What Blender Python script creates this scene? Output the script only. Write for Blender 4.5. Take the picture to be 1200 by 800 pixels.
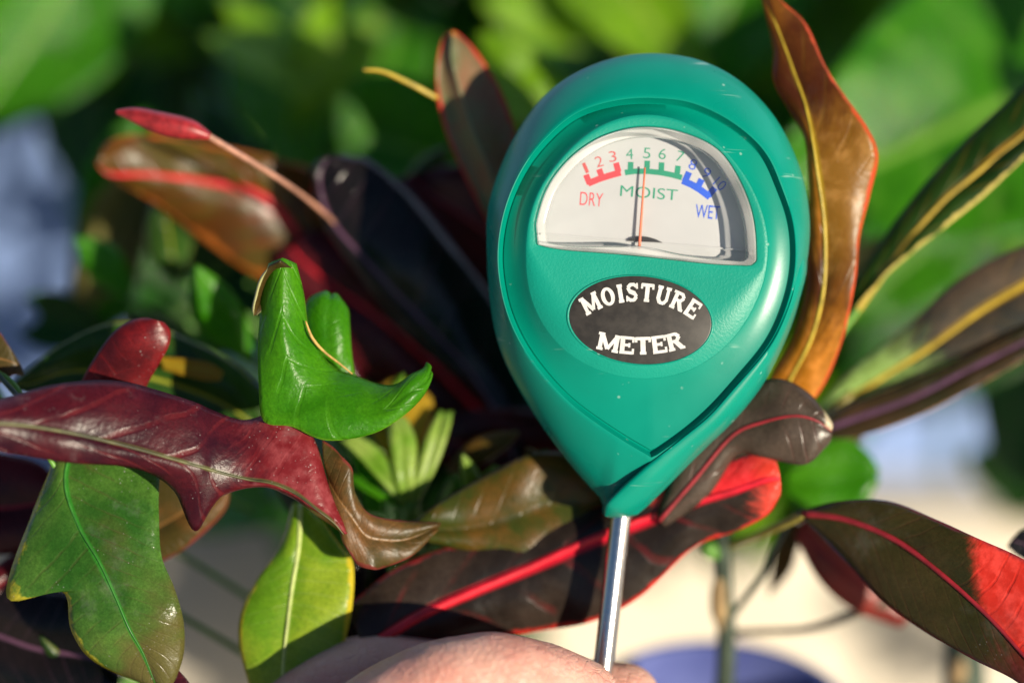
import bpy, bmesh, math, random
from mathutils import Vector, Matrix, noise

for o in list(bpy.data.objects):
    bpy.data.objects.remove(o)
scene = bpy.context.scene
COL = scene.collection
R = math.radians
rng = random.Random(7)

# ---------------------------------------------------------------- camera, sky, sun, exposure
PITCH = R(30.0)
FOCUS = Vector((0, 0, 0.27))          # the point in focus: the face of the meter
FWD = Vector((0, math.cos(PITCH), -math.sin(PITCH)))
UP = Vector((0, math.sin(PITCH), math.cos(PITCH)))
RIGHT = Vector((1, 0, 0))
DIST = 0.5
S = 0.189 / 1200                       # metres per photo pixel at the focus distance
cam_d = bpy.data.cameras.new('camera')
cam = bpy.data.objects.new('camera', cam_d)
COL.objects.link(cam)
CAMPOS = FOCUS - FWD * DIST
cam.matrix_world = Matrix.Translation(CAMPOS) @ Matrix((RIGHT, UP, -FWD)).transposed().to_4x4()
cam_d.sensor_width = 36
cam_d.lens = 36 * DIST / 0.189
cam_d.clip_start = 0.01
cam_d.clip_end = 200
cam_d.dof.use_dof = True
cam_d.dof.focus_distance = DIST
cam_d.dof.aperture_fstop = 3.0
scene.camera = cam

SUN_EL, SUN_AZ = R(16), R(40)          # low sun behind the camera, to its right
to_sun = Vector((math.sin(SUN_AZ) * math.cos(SUN_EL), -math.cos(SUN_AZ) * math.cos(SUN_EL), math.sin(SUN_EL)))
world = bpy.data.worlds.new('World')
scene.world = world
world.use_nodes = True
wn = world.node_tree
sky = wn.nodes.new('ShaderNodeTexSky')
sky.sky_type = 'NISHITA'
sky.sun_disc = False
sky.ozone_density = 4.0
sky.dust_density = 0.4
sky.sun_elevation = SUN_EL
sky.sun_rotation = math.atan2(to_sun.x, to_sun.y)
wn.links.new(sky.outputs[0], wn.nodes['Background'].inputs[0])
wn.nodes['Background'].inputs[1].default_value = 0.055
sun_d = bpy.data.lights.new('sun', 'SUN')
sun_d.energy = 5.0
sun_d.angle = R(0.5)
sun_d.color = (1.0, 0.88, 0.69)
sun = bpy.data.objects.new('sun', sun_d)
COL.objects.link(sun)
sun.rotation_euler = (-to_sun).to_track_quat('-Z', 'Y').to_euler()
vs = scene.view_settings
vs.view_transform = 'Standard'
vs.look = 'None'
vs.exposure = 0.45
vs.gamma = 1
scene.cycles.use_denoising = True
scene.cycles.max_bounces = 10
scene.cycles.transparent_max_bounces = 16
scene.cycles.sample_clamp_indirect = 6


# ---------------------------------------------------------------- helpers
def P(x, y, d):
    """Point that lies d millimetres behind the focus plane on the line of sight through photo pixel (x, y)."""
    k = (DIST + d * 0.001) / DIST
    return FOCUS + FWD * (d * 0.001) + RIGHT * ((x - 600) * S * k) + UP * ((400 - y) * S * k)


def link(name, me, mat, parent=None):
    o = bpy.data.objects.new(name, me)
    COL.objects.link(o)
    if mat is not None and hasattr(me, 'materials') and not len(me.materials):
        me.materials.append(mat)
    o.parent = parent
    return o


def thing(name, label, cat, loc=(0, 0, 0), group=None):
    o = bpy.data.objects.new(name, None)
    o.empty_display_size = 0.01
    COL.objects.link(o)
    o.location = loc
    o['label'] = label
    o['category'] = cat
    if group:
        o['group'] = group
    return o


def mesh_from(verts, faces, uvs=None, smooth=True, sharp=None, flip=False):
    me = bpy.data.meshes.new('m')
    if flip:
        faces = [f[::-1] for f in faces]
    me.from_pydata([tuple(v) for v in verts], [], faces)
    if smooth:
        me.polygons.foreach_set('use_smooth', [True] * len(me.polygons))
    if uvs is not None:
        ul = me.uv_layers.new(name='UVMap')
        for l in me.loops:
            ul.data[l.index].uv = uvs[l.vertex_index]
    if sharp is not None:
        bm = bmesh.new()
        bm.from_mesh(me)
        for e in bm.edges:
            if len(e.link_faces) == 2 and e.calc_face_angle(0) > sharp:
                e.smooth = False
        bm.to_mesh(me)
        bm.free()
    me.update()
    return me


def cr(pts, t):
    """Catmull-Rom through pts, t in 0..1."""
    n = len(pts) - 1
    f = min(max(t, 0), 1) * n
    i = min(int(f), n - 1)
    u = f - i
    p1, p2 = pts[i], pts[i + 1]
    p0 = pts[i - 1] if i > 0 else p1 * 2 - p2
    p3 = pts[i + 2] if i + 2 <= n else p2 * 2 - p1
    return 0.5 * ((2 * p1) + (p2 - p0) * u + (2 * p0 - 5 * p1 + 4 * p2 - p3) * u * u + (3 * p1 - p0 - 3 * p2 + p3) * u ** 3)


def tube_mesh(pts, radii, n=10, steps=None, caps=True, sharp=None):
    steps = steps or max(2, (len(pts) - 1) * 8)
    rv = [Vector((r, 0, 0)) for r in radii]
    V, F, U = [], [], []
    prev = None
    for i in range(steps + 1):
        t = i / steps
        c = cr(pts, t)
        r = max(cr(rv, t).x, 1e-5)
        tan = (cr(pts, min(1, t + .01)) - cr(pts, max(0, t - .01)))
        tan = tan.normalized() if tan.length > 1e-9 else Vector((0, 0, 1))
        a = prev if prev is not None else (Vector((0.3, 0.5, 0.8)))
        a = (a - tan * a.dot(tan)).normalized()
        prev = a
        b = tan.cross(a)
        for k in range(n):
            w = 2 * math.pi * k / n
            V.append(c + (a * math.cos(w) + b * math.sin(w)) * r)
            U.append((k / n, t))
    for i in range(steps):
        for k in range(n):
            F.append((i * n + k, i * n + (k + 1) % n, (i + 1) * n + (k + 1) % n, (i + 1) * n + k))
    if caps:
        F.append(tuple(range(n))[::-1])
        F.append(tuple(steps * n + k for k in range(n)))
    return mesh_from(V, F, U, sharp=sharp)


# ---------------------------------------------------------------- node materials
class NT:
    def __init__(self, name):
        self.m = bpy.data.materials.new(name)
        self.m.use_nodes = True
        self.t = self.m.node_tree
        self.b = self.t.nodes['Principled BSDF']
        self.out = self.t.nodes['Material Output']

    def n(self, kind, ins=None, **props):
        nd = self.t.nodes.new(kind)
        for k, v in props.items():
            setattr(nd, k, v)
        for k, v in (ins or {}).items():
            self.put(nd.inputs[k], v)
        return nd

    def put(self, sock, v):
        if isinstance(v, bpy.types.NodeSocket):
            self.t.links.new(v, sock)
        elif isinstance(v, (tuple, list)) and len(v) == 3 and sock.type == 'RGBA':
            sock.default_value = (*v, 1)
        else:
            sock.default_value = v

    def math(self, op, a, b=0.0, c=0.0):
        nd = self.n('ShaderNodeMath', {0: a, 1: b, 2: c}, operation=op)
        return nd.outputs[0]

    def step(self, x, lo, hi, a=0.0, b=1.0):
        nd = self.n('ShaderNodeMapRange', {0: x, 1: lo, 2: hi, 3: a, 4: b}, interpolation_type='SMOOTHSTEP')
        return nd.outputs[0]

    def mix(self, f, a, b):
        nd = self.n('ShaderNodeMix', data_type='RGBA')
        self.put(nd.inputs[0], f)
        self.put(nd.inputs[6], a)
        self.put(nd.inputs[7], b)
        return nd.outputs[2]

    def noise(self, scale, detail=3.0, rough=0.55, vec=None, out=0):
        nd = self.n('ShaderNodeTexNoise', {'Scale': scale, 'Detail': detail, 'Roughness': rough})
        if vec is None:
            vec = self.n('ShaderNodeTexCoord').outputs['Object']
        self.put(nd.inputs['Vector'], vec)
        return nd.outputs[out]

    def bump(self, h, strength, dist):
        return self.n('ShaderNodeBump', {'Height': h, 'Strength': strength, 'Distance': dist}).outputs[0]

    def set(self, **kw):
        for k, v in kw.items():
            self.put(self.b.inputs[k.replace('_', ' ')], v)


def plain(name, col, rough=0.5, metal=0.0, var=0.25, scale=200.0, bump=0.0, bdist=0.0002, spec=0.5):
    t = NT(name)
    nz = t.noise(scale, 4)
    dark = tuple(c * (1 - var) for c in col)
    lite = tuple(min(1, c * (1 + var)) for c in col)
    t.set(Base_Color=t.mix(t.step(nz, .3, .7), dark, lite), Roughness=rough, Metallic=metal, Specular_IOR_Level=spec)
    if bump:
        t.set(Normal=t.bump(t.noise(scale * 3, 4), bump, bdist))
    return t.m


def leaf_mat(name, a, b, rib=None, edge=None, patch=None, rough=0.32, trans=0.35, tcol=None, veins=14, vein_amt=0.14,
             dust=0.0, mott=90.0, edge_w=0.07, rib_w=0.035, vein_col=None, spots=None, bump=0.22, spec=0.3, tint=None, quilt=.8, edge_side=None):
    """Leaf blade. a/b mottle, rib and edge colours, patch = (colour, side 0/1/2, v_from, v_to), spots = (colour, scale, size)."""
    t = NT(name)
    uv = t.n('ShaderNodeUVMap').outputs[0]
    sep = t.n('ShaderNodeSeparateXYZ', {0: uv})
    u, v = sep.outputs[0], sep.outputs[1]
    obj = t.n('ShaderNodeTexCoord').outputs['Object']
    nz = t.noise(mott, 5, 0.6, obj)
    fine = t.noise(1400, 3, 0.6, obj)
    s = t.math('SUBTRACT', u, 0.5)
    e = t.math('MULTIPLY', t.math('ABSOLUTE', s), 2.0)
    wob = t.math('MULTIPLY_ADD', nz, 0.05, -0.025)
    # side veins run forward from the midrib towards the edge
    ph = t.math('MULTIPLY_ADD', e, -0.16, t.math('ADD', v, wob))
    sv = t.math('SINE', t.math('MULTIPLY', ph, veins * 6.2832))
    vm = t.math('MULTIPLY', t.step(sv, 0.80, 1.0), t.step(t.noise(mott * 1.7, 3, .6, obj), .35, .65))
    col = t.mix(t.step(nz, .36, .64), a, b)
    col = t.mix(t.math('MULTIPLY', t.step(fine, .35, .7), .35), col, tuple(c * .55 for c in a))
    big = t.noise(mott * .38, 4, .6, obj)
    col = t.mix(t.step(big, .52, .66), col, tint or tuple(c * .62 for c in a))
    cell = t.n('ShaderNodeTexVoronoi', {'Vector': obj, 'Scale': 2600.0}).outputs['Distance']
    col = t.mix(t.math('MULTIPLY', t.step(cell, .25, .7), .16), col, (0, 0, 0))
    if vein_amt:
        col = t.mix(t.math('MULTIPLY', vm, vein_amt), col, vein_col or rib or b)
    if spots:
        vo = t.n('ShaderNodeTexVoronoi', {'Vector': obj, 'Scale': spots[1], 'Randomness': 1.0})
        dd = t.math('MULTIPLY_ADD', t.noise(spots[1] * 2.5, 3, .6, obj), .5, vo.outputs['Distance'])
        col = t.mix(t.step(dd, spots[2] + .25, spots[2] + .05 + .1), col, spots[0])
    if patch:
        pts = patch if isinstance(patch[0], tuple) and isinstance(patch[0][0], tuple) else (patch,)
        for pc, side, v0, v1, sf in pts:
            sv3 = t.n('ShaderNodeCombineXYZ', {0: t.math('MULTIPLY', e, 2.2), 1: t.math('MULTIPLY', ph, 46.0), 2: s})
            jag = t.math('ADD', t.math('MULTIPLY_ADD', t.noise(1.0, 4, .7, sv3.outputs[0]), sf * 2.2, -sf * 1.1), t.math('MULTIPLY_ADD', t.noise(420, 4, .7, obj), sf + .03, -.5 * sf - .015))
            vv = t.math('ADD', v, jag)
            m = t.math('MULTIPLY', t.step(vv, v0 - sf, v0 + sf), t.step(vv, v1 + sf, v1 - sf))
            if side == 0:
                m = t.math('MULTIPLY', m, t.step(s, 0.004, -0.004))
            elif side == 1:
                m = t.math('MULTIPLY', m, t.step(s, -0.004, 0.004))
            pcol = t.mix(t.step(t.noise(330, 4, .6, obj), .4, .7), pc, tuple(min(1, c * 1.5 + .03) for c in pc))
            col = t.mix(m, col, pcol)
    if edge is not None:
        ew = t.math('MULTIPLY_ADD', t.noise(170, 4, .65, obj), edge_w * 5.0, 1 - edge_w * 3.5)
        em = t.step(e, t.math('SUBTRACT', ew, .03), t.math('ADD', ew, .04))
        if edge_side is not None:
            em = t.math('MULTIPLY', em, t.step(s, -.01, .01) if edge_side else t.step(s, .01, -.01))
        col = t.mix(em, col, edge)
    if rib is not None:
        col = t.mix(t.step(e, rib_w * 1.6, rib_w * .5), col, rib)
    rg = t.math('MULTIPLY_ADD', nz, .25, rough - .21)
    if dust:
        vo = t.n('ShaderNodeTexVoronoi', {'Vector': obj, 'Scale': 1150.0})
        keep = t.step(t.noise(95, 4, .65, obj), .70 - dust * .28, .78 - dust * .22)
        dm = t.math('MULTIPLY', t.step(vo.outputs['Distance'], t.math('MULTIPLY_ADD', t.noise(700, 2, .5, obj), .5, -.05), .04), keep)
        pw = t.math('MULTIPLY', t.step(t.noise(75, 5, .7, obj), .55, .75), .35 * dust)
        dm = t.math('MAXIMUM', dm, pw)
        col = t.mix(t.math('MULTIPLY', dm, .6), col, (.50, .46, .45))
        rg = t.math('MAXIMUM', rg, t.math('MULTIPLY', dm, .7))
    h = t.math('ADD', t.math('MULTIPLY', vm, -.7), t.math('MULTIPLY', nz, .6))
    h = t.math('ADD', h, t.math('MULTIPLY', fine, .16))
    h = t.math('ADD', h, t.math('MULTIPLY', big, 1.2))
    h = t.math('ADD', h, t.math('MULTIPLY', t.noise(480, 4, .6, obj), quilt))
    t.set(Base_Color=col, Roughness=rg, Normal=t.bump(h, bump * 1.5, .00035), Specular_IOR_Level=spec)
    if trans:
        tc = tcol or tuple(min(1, c * 1.6) for c in b)
        tcm = t.mix(.55, col, tc)
        tb = t.n('ShaderNodeBsdfTranslucent', {'Color': tcm})
        mx = t.n('ShaderNodeMixShader', {0: trans, 1: t.b.outputs[0], 2: tb.outputs[0]})
        t.t.links.new(mx.outputs[0], t.out.inputs[0])
    return t.m


# ---------------------------------------------------------------- leaf builder (blade strips given by left, middle, right points)
def leaf(root, sections, mat, rib_mat=None, rib_r=0.6, cup=0.0, wave=0.0, name='leaf', label=None, thick=0.22, na=9, ns=None, seed=0):
    """sections: (left, mid, right) points (x, y, d) from base to tip."""
    org = root.location
    Ls = [P(*s[0]) - org for s in sections]
    Ms = [P(*s[1]) - org for s in sections]
    Rs = [P(*s[2]) - org for s in sections]
    ns = ns or (len(sections) - 1) * 7
    V, F, U = [], [], []
    w = 2 * na + 1
    for i in range(ns + 1):
        t = i / ns
        l, m, r = cr(Ls, t), cr(Ms, t), cr(Rs, t)
        tan = cr(Ms, min(1, t + .02)) - cr(Ms, max(0, t - .02))
        nrm = (r - l).cross(tan)
        nrm = nrm.normalized() if nrm.length > 1e-12 else -FWD
        if nrm.dot(FWD) > 0:
            nrm.negate()
        for k in range(w):
            a = (k - na) / na
            p = m.lerp(r, a) if a > 0 else m.lerp(l, -a)
            aa = abs(a)
            p = p + nrm * (cup * .001 * 4 * aa * (1 - aa))
            if wave:
                p = p + nrm * (wave * .001 * math.sin(t * 17 + seed * 2.1 + a * 1.3) * aa ** 1.5)
            p = p + nrm * (.0004 * noise.noise(p * 160 + Vector((seed, 0, 0))))
            V.append(p)
            U.append((k / (w - 1), t))
    for i in range(ns):
        for k in range(w - 1):
            F.append((i * w + k, i * w + k + 1, (i + 1) * w + k + 1, (i + 1) * w + k))
    me = mesh_from(V, F, U)
    o = link(name, me, mat, root)
    sd = o.modifiers.new('thick', 'SOLIDIFY')
    sd.thickness = thick * .001
    sd.offset = 0
    if label:
        o['label'] = label
    if rib_mat is not None:
        pts = [m + (-FWD) * (.0003) for m in Ms]
        n = len(pts)
        rr = [rib_r * .001 * (1 - .75 * i / (n - 1)) for i in range(n)]
        link('midrib', tube_mesh(pts, rr, 8, n * 5), rib_mat, o)
    return o


def strip(x0, *rows):
    return rows


def secs(rows, dl=0.0, dr=0.0):
    """rows of (lx,ly, mx,my, rx,ry, d): edges lie dl / dr mm behind the middle."""
    return [((r[0], r[1], r[6] + dl), (r[2], r[3], r[6]), (r[4], r[5], r[6] + dr)) for r in rows]


def stalk(root, pts, radii, mat, name='stem', n=10):
    ps = [P(*p) - root.location for p in pts]
    return link(name, tube_mesh(ps, [r * .001 for r in radii], n), mat, root)


# ---------------------------------------------------------------- materials
M = {}


def teal(name, rough, bump, bs, col=(.0, .225, .162)):
    t = NT(name)
    obj = t.n('ShaderNodeTexCoord').outputs['Object']
    n1 = t.noise(60, 3, .5, obj)
    c = t.mix(t.step(n1, .3, .7), tuple(x * .93 for x in col), tuple(x * 1.06 for x in col))
    # specks of dust and hairline scuffs
    vo = t.n('ShaderNodeTexVoronoi', {'Vector': obj, 'Scale': 420.0})
    sp = t.math('MULTIPLY', t.step(vo.outputs['Distance'], .16, .07), t.step(t.noise(180, 2, .5, obj), .56, .62))
    mp = t.n('ShaderNodeMapping', {'Vector': obj, 'Rotation': (0, 0, .9), 'Scale': (60, 900, 60)})
    sc = t.math('MULTIPLY', t.step(t.noise(1.0, 2, .5, mp.outputs[0]), .62, .70), t.step(t.noise(90, 2, .5, obj), .55, .68))
    wear = t.math('MAXIMUM', t.math('MULTIPLY', sp, .35), t.math('MULTIPLY', sc, .4))
    c = t.mix(wear, c, (.45, .62, .55))
    h = t.noise(bs, 2, .6, obj)
    t.set(Base_Color=c, Roughness=t.math('MULTIPLY_ADD', n1, .16, rough - .08), Normal=t.bump(h, bump, .00012), Specular_IOR_Level=.30)
    return t.m


M['teal'] = teal('teal_plastic', .29, .05, 1500)
M['teal_matt'] = teal('teal_grained_plastic', .42, .45, 1900, (.003, .26, .188))
M['label'] = plain('label_black', (.030, .026, .022), .38, var=.3, scale=500)
M['label_ink'] = plain('label_white_print', (.62, .61, .60), .5, var=.10, scale=700)
M['dial'] = plain('dial_white', (.55, .555, .57), .45, var=.03, scale=120)
M['red_ink'] = plain('dial_red_print', (.80, .055, .075), .5, var=.08)
M['green_ink'] = plain('dial_green_print', (.005, .30, .17), .5, var=.08)
M['blue_ink'] = plain('dial_blue_print', (.01, .10, .72), .5, var=.08)
M['thin_red'] = plain('dial_thin_red_print', (.62, .09, .09), .5, var=.08)
M['needle'] = plain('needle_orange', (.90, .20, .09), .35, var=.08)
M['pivot'] = plain('pivot_black', (.02, .018, .017), .4)
t = NT('probe_steel')
mp = t.n('ShaderNodeMapping', {'Vector': t.n('ShaderNodeTexCoord').outputs['Object'], 'Scale': (900, 900, 25)})
t.set(Base_Color=(.74, .72, .70), Metallic=1.0, Roughness=t.math('MULTIPLY_ADD', t.noise(1, 3, .5, mp.outputs[0]), .18, .14))
M['steel'] = t.m


def clear_mat(name, haze, rough):
    t = NT(name)
    tr = t.n('ShaderNodeBsdfTransparent', {'Color': (.97, .975, .98)})
    gl = t.n('ShaderNodeBsdfGlossy', {'Color': (1, 1, 1), 'Roughness': rough})
    fr = t.n('ShaderNodeFresnel', {'IOR': 1.49})
    m1 = t.n('ShaderNodeMixShader', {0: fr.outputs[0], 1: tr.outputs[0], 2: gl.outputs[0]})
    df = t.n('ShaderNodeBsdfDiffuse', {'Color': (.82, .82, .80)})
    hz = t.math('MULTIPLY', t.noise(90, 2), haze * 2)
    m2 = t.n('ShaderNodeMixShader', {0: hz, 1: m1.outputs[0], 2: df.outputs[0]})
    t.t.links.new(m2.outputs[0], t.out.inputs[0])
    return t.m


M['window'] = clear_mat('clear_window', .02, .04)
M['window_rim'] = clear_mat('clear_window_rim', .30, .12)

# ---------------------------------------------------------------- setting: wall and ground
t = NT('shade_blue_wall')  # blue of shade on a white wall, put into the base colour
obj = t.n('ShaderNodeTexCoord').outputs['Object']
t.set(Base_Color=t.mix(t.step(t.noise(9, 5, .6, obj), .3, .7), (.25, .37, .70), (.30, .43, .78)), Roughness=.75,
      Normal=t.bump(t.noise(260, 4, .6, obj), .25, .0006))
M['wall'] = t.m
t = NT('sunlit_cream')  # sunlit cream of the same wall, put into an added ledge
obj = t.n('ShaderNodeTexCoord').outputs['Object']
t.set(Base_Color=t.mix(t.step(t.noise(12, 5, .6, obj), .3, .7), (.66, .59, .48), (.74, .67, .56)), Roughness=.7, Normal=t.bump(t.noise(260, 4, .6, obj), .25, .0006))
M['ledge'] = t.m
t = NT('pale_floor')
obj = t.n('ShaderNodeTexCoord').outputs['Object']
t.set(Base_Color=t.mix(t.step(t.noise(14, 6, .65, obj), .3, .7), (.46, .42, .37), (.60, .56, .50)), Roughness=.55,
      Normal=t.bump(t.noise(300, 4, .6, obj), .2, .0005))
M['floor'] = t.m

WALL_Y = 0.262


def slab(name, lo, hi, mat, bevel=.003):
    bm = bmesh.new()
    bmesh.ops.create_cube(bm, size=1)
    for v in bm.verts:
        v.co = Vector([lo[i] + (v.co[i] + .5) * (hi[i] - lo[i]) for i in range(3)])
    if bevel:
        bmesh.ops.bevel(bm, geom=list(bm.edges), offset=bevel, segments=2, affect='EDGES')
    me = bpy.data.meshes.new(name)
    bm.to_mesh(me)
    bm.free()
    return link(name, me, mat)


g = slab('ground', (-30, -30, -.3), (30, 30, 0), M['floor'], 0)
g['kind'] = 'structure'
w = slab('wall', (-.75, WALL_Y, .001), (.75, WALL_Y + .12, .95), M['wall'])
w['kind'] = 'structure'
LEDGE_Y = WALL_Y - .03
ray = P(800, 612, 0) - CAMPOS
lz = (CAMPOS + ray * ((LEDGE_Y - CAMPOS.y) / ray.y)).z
lw = slab('added_ledge', (-.75, LEDGE_Y, .001), (.75, WALL_Y - .001, lz), M['ledge'])
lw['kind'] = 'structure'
lw['label'] = 'added low ledge carrying the sunlit cream of the wall'
w['label'] = 'rendered wall behind the plants, blue of shade put into its colour'

# ---------------------------------------------------------------- moisture meter
C0 = (757.0, 250.0)
OUT = [(760,57),(790,58.5),(821,64),(865,85),(909,127),(938,180),(951,225),(955,260),(954,285),(947,330),(935,376),(917,416),(895,458),(855,503),
       (816,538),(785,570),(757,600),(743,608),(713,608),(706,588),(680,559),(655,527),(620,475),(590,421),(577,372),(571,311),(570,250),
       (576,222),(595,172),(625,122),(663,87),(709,66),(735,59.5)]
CREST = [(760,114),(790,116),(812,120),(856,141),(898,178),(917,222),(930,259),(933,302),(930,330),(925,350),(910,390),(894,415),(875,436),(857,457),
         (830,487),(797,514),(764.5,537.5),(742,524),(707,501),(672,477),(653,458),(633,435),(611,404),(593,364),(586,330),(583,302),(588,259),(602,217),
         (625,178),(665,138),(700,122),(735,115)]
PLAT = [(760,135),(795,141),(832,161),(860,189),(881,220),(896,259),(900,285),(897,320),(889,346),(872,379),(847,409),(804,436),(760,444),(735,442),
        (693,431),(656,406),(632,373),(619,337),(617,290),(619,262),(631,224),(646,201),(672,171),(700,150),(730,138)]
WIN = [(760,148),(787,151),(812,159),(830,167),(848,181),(868,213),(881,246),(886,278),(887,306),(880,312),(820,308),(752,301),(700,296),(640,290.5),(629,287),
       (627,264),(634,236),(642,217),(656,197),(675,178),(703,160),(735,150)]


def polar(poly, N=288, smooth=0):
    """Closed outline sampled at N angles about C0 (outline is star-shaped about it)."""
    if smooth:
        vs_ = [Vector((p[0], p[1], 0)) for p in poly]
        n = len(vs_)
        pl = []
        for i in range(n):
            p0, p1, p2, p3 = vs_[i - 1], vs_[i], vs_[(i + 1) % n], vs_[(i + 2) % n]
            corner = ((p1 - p0).angle(p2 - p1) > R(36)) or ((p2 - p1).angle(p3 - p2) > R(36))
            for k in range(smooth):
                u = k / smooth
                if corner:
                    q = p1.lerp(p2, u)
                else:
                    q = 0.5 * ((2 * p1) + (p2 - p0) * u + (2 * p0 - 5 * p1 + 4 * p2 - p3) * u * u + (3 * p1 - p0 - 3 * p2 + p3) * u ** 3)
                pl.append((q.x, q.y))
        poly = pl
    res = []
    for i in range(N):
        a = 2 * math.pi * i / N
        dx, dy = math.sin(a), -math.cos(a)
        best = None
        for j in range(len(poly)):
            (ax, ay), (bx, by) = poly[j], poly[(j + 1) % len(poly)]
            ex, ey = bx - ax, by - ay
            den = dx * ey - dy * ex
            if abs(den) < 1e-12:
                continue
            qx, qy = ax - C0[0], ay - C0[1]
            tt = (qx * ey - qy * ex) / den
            uu = (qx * dy - qy * dx) / den
            if tt > 0 and -1e-6 <= uu <= 1 + 1e-6 and (best is None or tt > best):
                best = tt
        best = best or 1
        res.append((C0[0] + dx * best, C0[1] + dy * best))
    return res


def inset(ring, k):
    """Move every point k px towards the centre."""
    o = []
    for x, y in ring:
        dx, dy = x - C0[0], y - C0[1]
        L = math.hypot(dx, dy)
        o.append((C0[0] + dx * (L - k) / L, C0[1] + dy * (L - k) / L))
    return o


def lerp_ring(a, b, f):
    return [(p[0] + (q[0] - p[0]) * f, p[1] + (q[1] - p[1]) * f) for p, q in zip(a, b)]


TIP = P(728, 608, 8)
meter = thing('moisture_meter', 'teal green plastic soil moisture meter on a steel probe held upright in the hand', 'moisture meter')
meter.matrix_world = Matrix.Translation(FOCUS) @ Matrix((RIGHT, UP, -FWD)).transposed().to_4x4()


def mp_(x, y, z):
    """Meter space: photo pixels on the face plane, z millimetres towards the viewer."""
    return Vector(((x - 600) * S, (400 - y) * S, z * .001))


def loft(rings, sharp=R(40), cap0=False, cap1=False):
    V, F = [], []
    N = len(rings[0][0])
    for pts, z in rings:
        for i, p in enumerate(pts):
            V.append(mp_(p[0], p[1], z[i] if isinstance(z, list) else z))
    for j in range(len(rings) - 1):
        for i in range(N):
            F.append((j * N + i, (j + 1) * N + i, (j + 1) * N + (i + 1) % N, j * N + (i + 1) % N))
    if cap0:
        c = len(V)
        V.append(sum((V[i] for i in range(N)), Vector()) / N)
        F += [(c, i, (i + 1) % N) for i in range(N)]
    if cap1:
        c = len(V)
        b = (len(rings) - 1) * N
        V.append(sum((V[b + i] for i in range(N)), Vector()) / N)
        F += [(c, b + (i + 1) % N, b + i) for i in range(N)]
    me = mesh_from(V, F)
    bm = bmesh.new()
    bm.from_mesh(me)
    bmesh.ops.recalc_face_normals(bm, faces=bm.faces)
    for e in bm.edges:
        if len(e.link_faces) == 2 and e.calc_face_angle(0) > sharp:
            e.smooth = False
    bm.to_mesh(me)
    bm.free()
    return me


def relax(ring, keep, rounds=30):
    """Even out the outline's radius, leaving it alone near the px points in keep."""
    rad = [math.hypot(x - C0[0], y - C0[1]) for x, y in ring]
    n = len(rad)
    wt = [min([1.0] + [min(1.0, max(0.0, (math.hypot(x - k[0], y - k[1]) - 8) / 30)) for k in keep]) for x, y in ring]
    for _ in range(rounds):
        rad = [r + .5 * w * ((rad[i - 1] + rad[(i + 1) % n]) / 2 - r) for i, (r, w) in enumerate(zip(rad, wt))]
    return [(C0[0] + math.sin(2 * math.pi * i / n) * r, C0[1] - math.cos(2 * math.pi * i / n) * r) for i, r in enumerate(rad)]


O_ = relax(polar(OUT, smooth=6), [(743, 608), (713, 608), (706, 588)])
K_ = relax(polar(CREST, smooth=6), [(764.5, 537.5)])
P_ = relax(polar(PLAT, smooth=6), [], 60)
W_ = relax(polar(WIN, smooth=4), [(887, 306), (629, 287), (880, 312), (627, 264)], 30)
G_ = []
for k, p in zip(K_, P_):
    gap = math.hypot(k[0] - p[0], k[1] - p[1])
    f = min(.34, 6.5 / gap)
    G_.append((k[0] + (p[0] - k[0]) * f, k[1] + (p[1] - k[1]) * f))
NR = len(K_)
ZG = [-2.3 + 1.2 * math.sin(2 * math.pi * i / NR - .4) for i in range(NR)]


def zz(k, c):
    return [k * z + c for z in ZG]


body = link('body', loft([
    (lerp_ring(O_, [C0] * len(O_), .40), -21.0), (lerp_ring(O_, [C0] * len(O_), .12), -20.0), (inset(O_, 6), -17.0), (inset(O_, 1), -13.0),
    (O_, -9.0), (inset(O_, .6), -7.6), (inset(O_, 2.0), -6.5), (lerp_ring(inset(O_, 2), K_, .25), -4.3), (lerp_ring(inset(O_, 2), K_, .5), -2.5),
    (lerp_ring(inset(O_, 2), K_, .75), -1.1), (lerp_ring(O_, K_, .93), -.25), (K_, 0.0), (inset(K_, 1.0), -.03), (inset(K_, 1.9), -.35), (inset(G_, -1.2), zz(1, .2)), (G_, zz(1, 0)),
    (lerp_ring(G_, [C0] * len(G_), .03), zz(1, -.3))], R(50), True, False), M['teal'], meter)

# raised inner panel: chamfer up from the groove to a flat grained face with the dial opening
link('panel', loft([(lerp_ring(G_, P_, .005), zz(1, -.35)), (lerp_ring(G_, P_, .035), zz(.93, .1)), (lerp_ring(G_, P_, .5), zz(.62, .05)), (lerp_ring(G_, P_, .93), .28), (P_, .50)], R(50)), M['teal'], meter)
link('face', loft([(inset(P_, -.2), .40), (inset(P_, .6), .56), (lerp_ring(P_, W_, .35), .58), (lerp_ring(P_, W_, .9), .58), (W_, .50), (inset(W_, 1.2), .1), (inset(W_, 1.6), -5.0)], R(60)),
     M['teal_matt'], meter)

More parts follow.
